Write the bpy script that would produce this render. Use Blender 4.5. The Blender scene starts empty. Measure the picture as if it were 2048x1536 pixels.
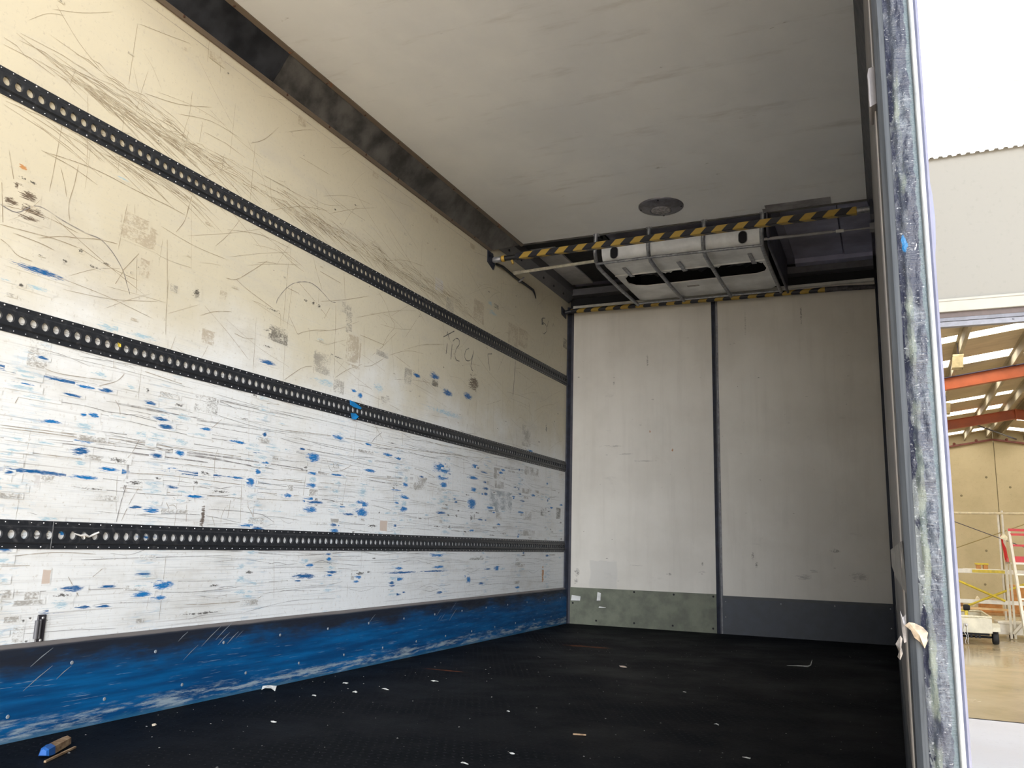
import bpy, math, random
from mathutils import Vector, Matrix

# ------------------------------------------------------------------ scene, camera, world, sun
sc = bpy.context.scene
COL = sc.collection
sc.view_settings.view_transform = 'Standard'
sc.view_settings.look = 'None'
sc.view_settings.gamma = 1.0
sc.view_settings.use_curve_mapping = False
sc.view_settings.exposure = 0.2

YAW, PITCH, ROLL = -0.424141, 0.188876, 0.0273319
fw = Vector((math.sin(YAW)*math.cos(PITCH), math.cos(YAW)*math.cos(PITCH), math.sin(PITCH)))
rt = Vector((math.cos(YAW), -math.sin(YAW), 0.0))
up = rt.cross(fw)
rt2 = math.cos(ROLL)*rt + math.sin(ROLL)*up
up2 = -math.sin(ROLL)*rt + math.cos(ROLL)*up
cam_data = bpy.data.cameras.new('camera')
cam = bpy.data.objects.new('camera', cam_data)
COL.objects.link(cam)
m = Matrix((rt2, up2, -fw)).transposed().to_4x4()
m.translation = (2.40561, -6.48091, 0.61266)
cam.matrix_world = m
cam_data.sensor_width = 36.0
cam_data.lens = 1667.683/2048*36.0
cam_data.clip_start = 0.05
cam_data.clip_end = 300
sc.camera = cam

SKY_BRIGHT, SKY_DIM = 13.5, 0.8
world = bpy.data.worlds.new('sky')
sc.world = world
world.use_nodes = True
nt = world.node_tree
nt.nodes.clear()
wo = nt.nodes.new('ShaderNodeOutputWorld')
bg = nt.nodes.new('ShaderNodeBackground')
tc = nt.nodes.new('ShaderNodeTexCoord')
dp = nt.nodes.new('ShaderNodeVectorMath'); dp.operation = 'DOT_PRODUCT'
dp.inputs[1].default_value = Vector((0.44, -0.88, 0.17)).normalized()
mr = nt.nodes.new('ShaderNodeMapRange'); mr.interpolation_type = 'SMOOTHSTEP'
mr.inputs[1].default_value = 0.86; mr.inputs[2].default_value = 0.985
mr.inputs[3].default_value = SKY_DIM; mr.inputs[4].default_value = SKY_BRIGHT
mc = nt.nodes.new('ShaderNodeMix'); mc.data_type = 'RGBA'
mc.inputs[6].default_value = (0.62, 0.78, 1.0, 1); mc.inputs[7].default_value = (0.93, 0.96, 1.0, 1)
mr2 = nt.nodes.new('ShaderNodeMapRange')
mr2.inputs[1].default_value = -0.3; mr2.inputs[2].default_value = 0.9
nt.links.new(tc.outputs['Generated'], dp.inputs[0])
nt.links.new(dp.outputs['Value'], mr.inputs[0])
nt.links.new(dp.outputs['Value'], mr2.inputs[0])
nt.links.new(mr2.outputs[0], mc.inputs[0])
nt.links.new(mc.outputs[2], bg.inputs[0])
nt.links.new(mr.outputs[0], bg.inputs[1])
nt.links.new(bg.outputs[0], wo.inputs[0])

sun_data = bpy.data.lights.new('sun', 'SUN')
sun_data.energy = 21.0
sun_data.color = (1.0, 0.93, 0.80)
sun_data.angle = math.radians(0.6)
sun = bpy.data.objects.new('sun', sun_data)
COL.objects.link(sun)
sun.rotation_euler = Vector((-0.18, 0.50, 0.84)).to_track_quat('Z', 'Y').to_euler()

SKYLIGHT = 5.0
rnd = random.Random(7)

# ------------------------------------------------------------------ mesh helpers
class MB:
    """collects faces; link() makes ONE mesh object of them"""
    def __init__(s):
        s.v, s.f, s.m, s.sm, s.uv = [], [], [], [], {}
    def add(s, vs, fs, m=0, smooth=False):
        o = len(s.v)
        s.v += [tuple(p) for p in vs]
        for f in fs:
            s.f.append(tuple(i+o for i in f)); s.m.append(m); s.sm.append(smooth)
        return s
    def box(s, x0, x1, y0, y1, z0, z1, m=0):
        vs = [(x, y, z) for x in (x0, x1) for y in (y0, y1) for z in (z0, z1)]
        return s.add(vs, [(0,1,3,2),(4,6,7,5),(0,4,5,1),(2,3,7,6),(0,2,6,4),(1,5,7,3)], m)
    def obox(s, c, a, b, d, m=0):
        """box round centre c with half-axis vectors a, b, d"""
        c, a, b, d = map(Vector, (c, a, b, d))
        vs = [c+i*a+j*b+k*d for i in (-1,1) for j in (-1,1) for k in (-1,1)]
        return s.add(vs, [(0,1,3,2),(4,6,7,5),(0,4,5,1),(2,3,7,6),(0,2,6,4),(1,5,7,3)], m)
    def beam(s, p, q, w, h, m=0, upv=(0,0,1)):
        p, q = Vector(p), Vector(q)
        d = (q-p); u = Vector(upv)
        a = d.cross(u)
        if a.length < 1e-6: a = d.cross(Vector((1,0,0)))
        a.normalize(); u = a.cross(d).normalized()
        return s.obox((p+q)/2, d/2, a*w/2, u*h/2, m)
    def prism(s, poly, axis, a, b, m=0, shear=None):
        """polygon in the plane across axis, extruded a..b; shear(p) adds to the b end"""
        def P(p, t):
            return {'x': (t, p[0], p[1]), 'y': (p[0], t, p[1]), 'z': (p[0], p[1], t)}[axis]
        n = len(poly)
        vs = [P(p, a) for p in poly] + [P(p, b + (shear(p) if shear else 0)) for p in poly]
        fs = [(i, (i+1) % n, n+(i+1) % n, n+i) for i in range(n)]
        fs += [tuple(range(n-1, -1, -1)), tuple(range(n, 2*n))]
        return s.add(vs, fs, m)
    def tube(s, pts, r, n=8, m=0, smooth=True):
        pts = [Vector(p) for p in pts]
        rs = r if isinstance(r, (list, tuple)) else [r]*len(pts)
        rings = []
        ref = None
        for i, p in enumerate(pts):
            d = (pts[min(i+1, len(pts)-1)] - pts[max(i-1, 0)]).normalized()
            if ref is None:
                ref = Vector((0,0,1)) if abs(d.z) < 0.9 else Vector((1,0,0))
            a = (ref - d*ref.dot(d))
            if a.length < 1e-4: a = d.orthogonal()
            a.normalize(); ref = a
            b = d.cross(a)
            rings.append([p + rs[i]*(math.cos(t)*a + math.sin(t)*b) for t in [2*math.pi*k/n for k in range(n)]])
        vs = [q for rg in rings for q in rg]
        fs = []
        for i in range(len(pts)-1):
            for k in range(n):
                fs.append((i*n+k, i*n+(k+1) % n, (i+1)*n+(k+1) % n, (i+1)*n+k))
        s.add(vs, fs, m, smooth)
        s.add(rings[0], [tuple(range(n-1, -1, -1))], m)
        s.add(rings[-1], [tuple(range(n))], m)
        return s
    def lathe(s, prof, c, axis, n=32, m=0, smooth=True):
        """prof = [(radius, height)] round axis from c"""
        c = Vector(c); ax = Vector(axis).normalized(); a = ax.orthogonal().normalized(); b = ax.cross(a)
        vs, fs = [], []
        for r, h in prof:
            for k in range(n):
                t = 2*math.pi*k/n
                vs.append(c + ax*h + (a*math.cos(t)+b*math.sin(t))*max(r, 1e-5))
        for i in range(len(prof)-1):
            for k in range(n):
                fs.append((i*n+k, i*n+(k+1) % n, (i+1)*n+(k+1) % n, (i+1)*n+k))
        return s.add(vs, fs, m, smooth)
    def quad(s, pts, m=0, uv=None):
        s.add(pts, [(0,1,2,3)], m)
        if uv: s.uv[len(s.f)-1] = uv
        return s
    def ribbon(s, pts, w, m=0):
        """flat strip along pts on a wall plane X = const"""
        n = len(pts)
        vs = []
        for i in range(n):
            d = Vector(pts[min(i+1, n-1)]) - Vector(pts[max(i-1, 0)])
            q = Vector((0, -d.z, d.y))
            if q.length < 1e-9: q = Vector((0, 0, 1))
            q.normalize()
            ww = w*(0.35 if i in (0, n-1) and n > 2 else 1.0)
            vs += [Vector(pts[i]) - q*ww/2, Vector(pts[i]) + q*ww/2]
        return s.add(vs, [(2*i, 2*i+2, 2*i+3, 2*i+1) for i in range(n-1)], m)

def link(name, mb, mats, parent=None, bevel=0.0, loc=None, seg=1):
    me = bpy.data.meshes.new(name)
    base = Vector(loc) if loc else Vector((0, 0, 0))
    me.from_pydata([Vector(p)-base for p in mb.v], [], mb.f)
    for mt in (mats if isinstance(mats, (list, tuple)) else [mats]):
        me.materials.append(mt)
    me.polygons.foreach_set('material_index', mb.m)
    me.polygons.foreach_set('use_smooth', mb.sm)
    if mb.uv:
        ul = me.uv_layers.new(name='mark')
        for fi, uv in mb.uv.items():
            for li, t in zip(me.polygons[fi].loop_indices, uv):
                ul.data[li].uv = t
    me.update()
    o = bpy.data.objects.new(name, me)
    COL.objects.link(o)
    o.location = base
    if parent is not None:
        o.parent = parent
        o.location = base - parent.location if loc else -parent.location
    if bevel:
        bv = o.modifiers.new('edge', 'BEVEL'); bv.width = bevel; bv.segments = seg; bv.limit_method = 'ANGLE'
    return o

def sub(name, mb, mats, part):
    """a piece of a part: its mesh shares the part's coordinates"""
    o = link(name, mb, mats)
    o.parent = part
    o.location = (0, 0, 0)
    return o

def tag(o, label, cat, group=None, kind=None):
    o['label'] = label; o['category'] = cat
    if group: o['group'] = group
    if kind: o['kind'] = kind
    return o

def thing(name, loc, label, cat, group=None):
    o = bpy.data.objects.new(name, None)
    COL.objects.link(o); o.location = loc
    o.empty_display_size = 0.05
    return tag(o, label, cat, group)

def struct(name, mb, mats, label, cat, **k):
    return tag(link(name, mb, mats, **k), label, cat, kind='structure')

def dup(root, loc, label, group=None):
    r = root.copy(); COL.objects.link(r); r.location = loc; r['label'] = label
    if group: r['group'] = group
    for ch in list(root.children):
        c = ch.copy(); COL.objects.link(c); c.parent = r
        for g in ch.children:
            d = g.copy(); COL.objects.link(d); d.parent = c
    return r

# ------------------------------------------------------------------ materials
class NT:
    def __init__(s, name):
        s.mat = bpy.data.materials.new(name); s.mat.use_nodes = True
        s.t = s.mat.node_tree; s.b = s.t.nodes['Principled BSDF']
        s.pos = s.t.nodes.new('ShaderNodeTexCoord').outputs['Object']
        g = s.t.nodes.new('ShaderNodeNewGeometry'); s.wpos = g.outputs['Position']
        s.xyz = None
    def n(s, typ, **kw):
        nd = s.t.nodes.new(typ)
        for k, v in kw.items(): setattr(nd, k, v)
        return nd
    def l(s, a, b):
        if hasattr(a, 'is_linked') or hasattr(a, 'links'): s.t.links.new(a, b)
        else: b.default_value = a
    def sep(s):
        if s.xyz is None:
            q = s.n('ShaderNodeSeparateXYZ'); s.l(s.wpos, q.inputs[0]); s.xyz = q.outputs
        return s.xyz
    def math(s, op, a, b=0.0, c=0.0, clamp=False):
        q = s.n('ShaderNodeMath', operation=op, use_clamp=clamp)
        s.l(a, q.inputs[0]); s.l(b, q.inputs[1])
        if op in ('MULTIPLY_ADD', 'SMOOTH_MIN'): s.l(c, q.inputs[2])
        return q.outputs[0]
    def noise(s, scale=(1,1,1), detail=4.0, rough=0.55, off=(0,0,0), dist=0.0):
        mp = s.n('ShaderNodeMapping'); s.l(s.wpos, mp.inputs[0])
        mp.inputs['Scale'].default_value = scale; mp.inputs['Location'].default_value = off
        q = s.n('ShaderNodeTexNoise'); s.l(mp.outputs[0], q.inputs['Vector'])
        q.inputs['Scale'].default_value = 1.0; q.inputs['Detail'].default_value = detail
        q.inputs['Roughness'].default_value = rough; q.inputs['Distortion'].default_value = dist
        return q.outputs[0]
    def rng(s, v, a, b, c=0.0, d=1.0, smooth=True):
        q = s.n('ShaderNodeMapRange', interpolation_type='SMOOTHSTEP' if smooth else 'LINEAR')
        s.l(v, q.inputs[0])
        for i, x in enumerate((a, b, c, d)): q.inputs[i+1].default_value = x
        return q.outputs[0]
    def mix(s, fac, a, b, blend='MIX'):
        q = s.n('ShaderNodeMix', data_type='RGBA', blend_type=blend)
        s.l(fac, q.inputs[0])
        for v, i in ((a, 6), (b, 7)):
            if isinstance(v, tuple): q.inputs[i].default_value = (v+(1.0,))[:4]
            else: s.l(v, q.inputs[i])
        return q.outputs[2]
    def bump(s, h, strength=0.3, dist=0.002):
        q = s.n('ShaderNodeBump'); s.l(h, q.inputs['Height'])
        q.inputs['Strength'].default_value = strength; q.inputs['Distance'].default_value = dist
        s.l(q.outputs[0], s.b.inputs['Normal'])
    def color(s, c):
        if isinstance(c, tuple): s.b.inputs['Base Color'].default_value = (c+(1.0,))[:4]
        else: s.l(c, s.b.inputs['Base Color'])
    def set(s, **k):
        for a, v in k.items(): s.l(v, s.b.inputs[a.replace('_', ' ')])
        return s

def mat(name, c, rough=0.5, metal=0.0, var=0.12, scale=14.0, bump=0.0, stretch=(1,1,1), spec=0.5):
    """plain painted / metal surface with mottled tone and slight relief"""
    q = NT(name)
    nz = q.noise(tuple(scale*x for x in stretch), 5.0, 0.6)
    lo = tuple(x*(1-var*1.6) for x in c); hi = tuple(min(1.0, x*(1+var)) for x in c)
    q.color(q.mix(q.rng(nz, 0.3, 0.7), lo, hi))
    q.set(Roughness=q.rng(nz, 0.25, 0.75, max(0.02, rough-0.08), min(1, rough+0.1), False), Metallic=metal)
    q.b.inputs['Specular IOR Level'].default_value = spec
    if bump: q.bump(nz, bump, 0.003)
    return q.mat

def wall_color(q):
    """old white fibreglass liner: turning tan with height, scuffed below"""
    x, y, z = q.sep()
    blot = q.noise((2.2, 2.2, 2.2), 5.0, 0.6)
    zz = q.math('MULTIPLY_ADD', blot, 0.9, z)
    c = q.mix(q.rng(zz, 1.45, 2.15), (0.74, 0.76, 0.77), (0.565, 0.515, 0.39))
    fib = q.noise((3, 60, 1.6), 3.0, 0.6, (3, 1, 7))
    c = q.mix(q.rng(fib, 0.35, 0.75, 0.0, 0.07), c, (0.50, 0.46, 0.38))
    sm = q.noise((1.6, 1.6, 5.0), 6.0, 0.65, (9, 2, 4))
    c = q.mix(q.rng(sm, 0.48, 0.74, 0.0, 0.5), c, (0.46, 0.43, 0.37))
    # fine horizontal scuffs, thick below the middle track
    h1 = q.noise((1, 1.4, 150), 4.0, 0.6, (1, 5, 2))
    h2 = q.noise((1, 3.2, 260), 3.0, 0.6, (6, 1, 3))
    low = q.math('MULTIPLY', q.rng(z, 1.15, 1.45, 1.0, 0.25), q.rng(q.noise((1, 0.9, 3.5), 4.0, 0.6, (4, 7, 7)), 0.36, 0.62, 0.15, 1.0))
    f1 = q.math('MULTIPLY', q.rng(h1, 0.54, 0.70, 0.0, 0.75), low)
    f2 = q.math('MULTIPLY', q.rng(h2, 0.55, 0.68, 0.0, 0.6), low)
    c = q.mix(f1, c, (0.42, 0.41, 0.40))
    c = q.mix(f2, c, (0.38, 0.42, 0.46))
    gr = q.noise((60, 60, 60), 3.0, 0.7, (2, 2, 9)); c = q.mix(q.rng(gr, 0.56, 0.74, 0.0, 0.45), c, (0.36, 0.32, 0.26))
    # bluish rubbing in columns at pallet spacing
    wv = q.math('SINE', q.math('MULTIPLY', y, 11.5))
    bl = q.noise((1, 9, 70), 4.0, 0.65, (2, 8, 5))
    fb = q.math('MULTIPLY', q.math('MULTIPLY', q.rng(wv, 0.55, 1.0), q.rng(bl, 0.52, 0.66)), q.rng(z, 1.15, 1.3, 0.5, 0.0))
    c = q.mix(fb, c, (0.30, 0.45, 0.58))
    return c

def wall_mat(name):
    q = NT(name)
    q.color(wall_color(q))
    nz = q.noise((30, 30, 30), 3.0)
    q.set(Roughness=q.rng(nz, 0.3, 0.7, 0.42, 0.62))
    q.bump(nz, 0.08, 0.002)
    return q.mat

def mark_mat(name, c, thr=0.5, sy=26.0, sz=170.0, amt=0.92, base=wall_color, det=4.0, rect=False):
    """a rub, stain or glue rest: ragged, broken edge over the liner's own colour.
    rect: a torn-off label with straight sides; otherwise a smear of thin dashes"""
    q = NT(name)
    uv = q.n('ShaderNodeUVMap', uv_map='mark').outputs[0]
    sp = q.n('ShaderNodeSeparateXYZ'); q.l(uv, sp.inputs[0])
    n1 = q.noise((sy, sy, sz), det, 0.62)
    n2 = q.noise((sy*2.3, sy*2.3, sz*1.9), det, 0.7, (3, 5, 1))
    n3 = q.noise((9, 9, 40 if not rect else 14), 3.0, 0.6, (7, 2, 8))
    wob = 0.5 if rect else 1.5
    du = q.math('ABSOLUTE', q.math('ADD', q.math('MULTIPLY_ADD', sp.outputs[0], 2.0, -1.0), q.math('MULTIPLY_ADD', n1, wob, -wob/2)))
    dv = q.math('ABSOLUTE', q.math('ADD', q.math('MULTIPLY_ADD', sp.outputs[1], 2.0, -1.0), q.math('MULTIPLY_ADD', n3, wob, -wob/2)))
    if rect:
        d = q.math('MAXIMUM', du, dv)
        fall = q.rng(d, 0.92, 0.80, 0.0, 1.0)
        h = q.math('MULTIPLY_ADD', n2, 0.6, q.math('MULTIPLY', n3, 0.6))
        a = q.math('MULTIPLY', q.rng(h, thr+0.02, thr+0.20), fall)
    else:
        d2 = q.math('ADD', q.math('POWER', du, 2.0), q.math('POWER', dv, 2.0))
        fall = q.math('SUBTRACT', 1.0, d2)
        h = q.math('MULTIPLY_ADD', fall, 0.42, q.math('MULTIPLY_ADD', n2, 0.9, q.math('MULTIPLY', n1, 0.7)))
        a = q.math('MULTIPLY', q.rng(h, thr+0.52, thr+0.70), q.rng(fall, 0.0, 0.10))
    rim = q.math('MULTIPLY', sp.outputs[0], q.math('SUBTRACT', 1.0, sp.outputs[0]))
    rim2 = q.math('MULTIPLY', sp.outputs[1], q.math('SUBTRACT', 1.0, sp.outputs[1]))
    a = q.math('MULTIPLY', a, q.rng(q.math('MINIMUM', rim, rim2), 0.0, 0.02))
    q.color(q.mix(q.math('MULTIPLY', a, amt), base(q), c))
    q.set(Roughness=0.55)
    return q.mat

# ------------------------------------------------------------------ materials in use
M_wall = wall_mat('old_white_liner')
MARKS = {
 'b': mark_mat('blue_paint_rub', (0.006, 0.155, 0.42), 0.44, 24, 330, 1.0),
 't': mark_mat('pale_blue_rub', (0.24, 0.44, 0.56), 0.56, 22, 260, amt=0.75),
 'k': mark_mat('brown_glue_rest', (0.085, 0.055, 0.035), 0.48, 18, 170),
 'g': mark_mat('grey_tape_rest', (0.24, 0.22, 0.19), 0.50, 40, 110, 0.75, rect=True),
 'n': mark_mat('tan_tape_rest', (0.36, 0.295, 0.21), 0.47, 30, 60, 0.7, rect=True),
 'p': mark_mat('peach_sticker', (0.52, 0.40, 0.32), 0.36, 10, 20, 0.8, rect=True),
 'd': mark_mat('dark_scuff', (0.05, 0.045, 0.04), 0.53, 45, 150, 0.9),
 's': mark_mat('navy_paint_rub', (0.006, 0.095, 0.27), 0.45, 18, 380, 1.0),
 'o': mark_mat('rust_spot', (0.45, 0.20, 0.06), 0.42),
 'w': mark_mat('white_sticker_rest', (0.52, 0.50, 0.50), 0.42, 10, 20, 0.7, rect=True),
 'v': mark_mat('slate_label_rest', (0.22, 0.26, 0.29), 0.48, 60, 80, 0.8, rect=True),
 'q': mark_mat('dark_grey_label_rest', (0.10, 0.09, 0.075), 0.49, 35, 130, 0.85, rect=True),
}
def scratch_mat(name, c, amt, base=wall_color):
    q = NT(name)
    nz = q.noise((25, 25, 25), 3.0)
    q.color(q.mix(q.rng(nz, 0.25, 0.6, amt*0.25, amt), base(q), c))
    q.set(Roughness=0.6)
    return q.mat
M_sc = scratch_mat('thin_brown_scratch', (0.22, 0.165, 0.10), 0.75)
M_sc2 = scratch_mat('grey_scratch', (0.16, 0.15, 0.15), 0.85)
M_ink = scratch_mat('black_marker_line', (0.035, 0.035, 0.04), 0.95)

def rail_mat():
    q = NT('black_track_paint')
    x, y, z = q.sep()
    nz = q.noise((6, 40, 40), 5.0, 0.65)
    c = q.mix(q.rng(nz, 0.52, 0.75, 0.0, 0.6), (0.016, 0.018, 0.022), (0.075, 0.075, 0.08))
    q.color(c); q.set(Roughness=q.rng(nz, 0.3, 0.7, 0.34, 0.55)); q.bump(nz, 0.15, 0.002)
    return q.mat
M_rail = rail_mat()
M_steel = mat('worn_bare_steel', (0.55, 0.55, 0.56), 0.35, 0.8, 0.2, 60)
M_galv = mat('galvanised_tube', (0.30, 0.31, 0.34), 0.42, 0.6, 0.25, 40)
M_darktrim = mat('dark_slate_trim', (0.022, 0.024, 0.030), 0.40, 0.0, 0.35, 9, 0.1)
M_greytrim = mat('smoked_grey_trim', (0.085, 0.082, 0.080), 0.42, 0.1, 0.4, 7, 0.1)
M_navytrim = mat('navy_black_trim', (0.018, 0.021, 0.036), 0.42, 0.0, 0.3, 20, 0.05)
M_alu = mat('dull_aluminium', (0.34, 0.34, 0.36), 0.45, 0.4, 0.2, 30)
M_black = mat('black_rubber', (0.010, 0.010, 0.012), 0.6, 0.0, 0.2, 50)
M_void = mat('black_and_bay_shade', (0.006, 0.006, 0.009), 0.8, 0.0, 0.2, 30)  # black of gaps and small parts, also paints shade in the bay

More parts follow.
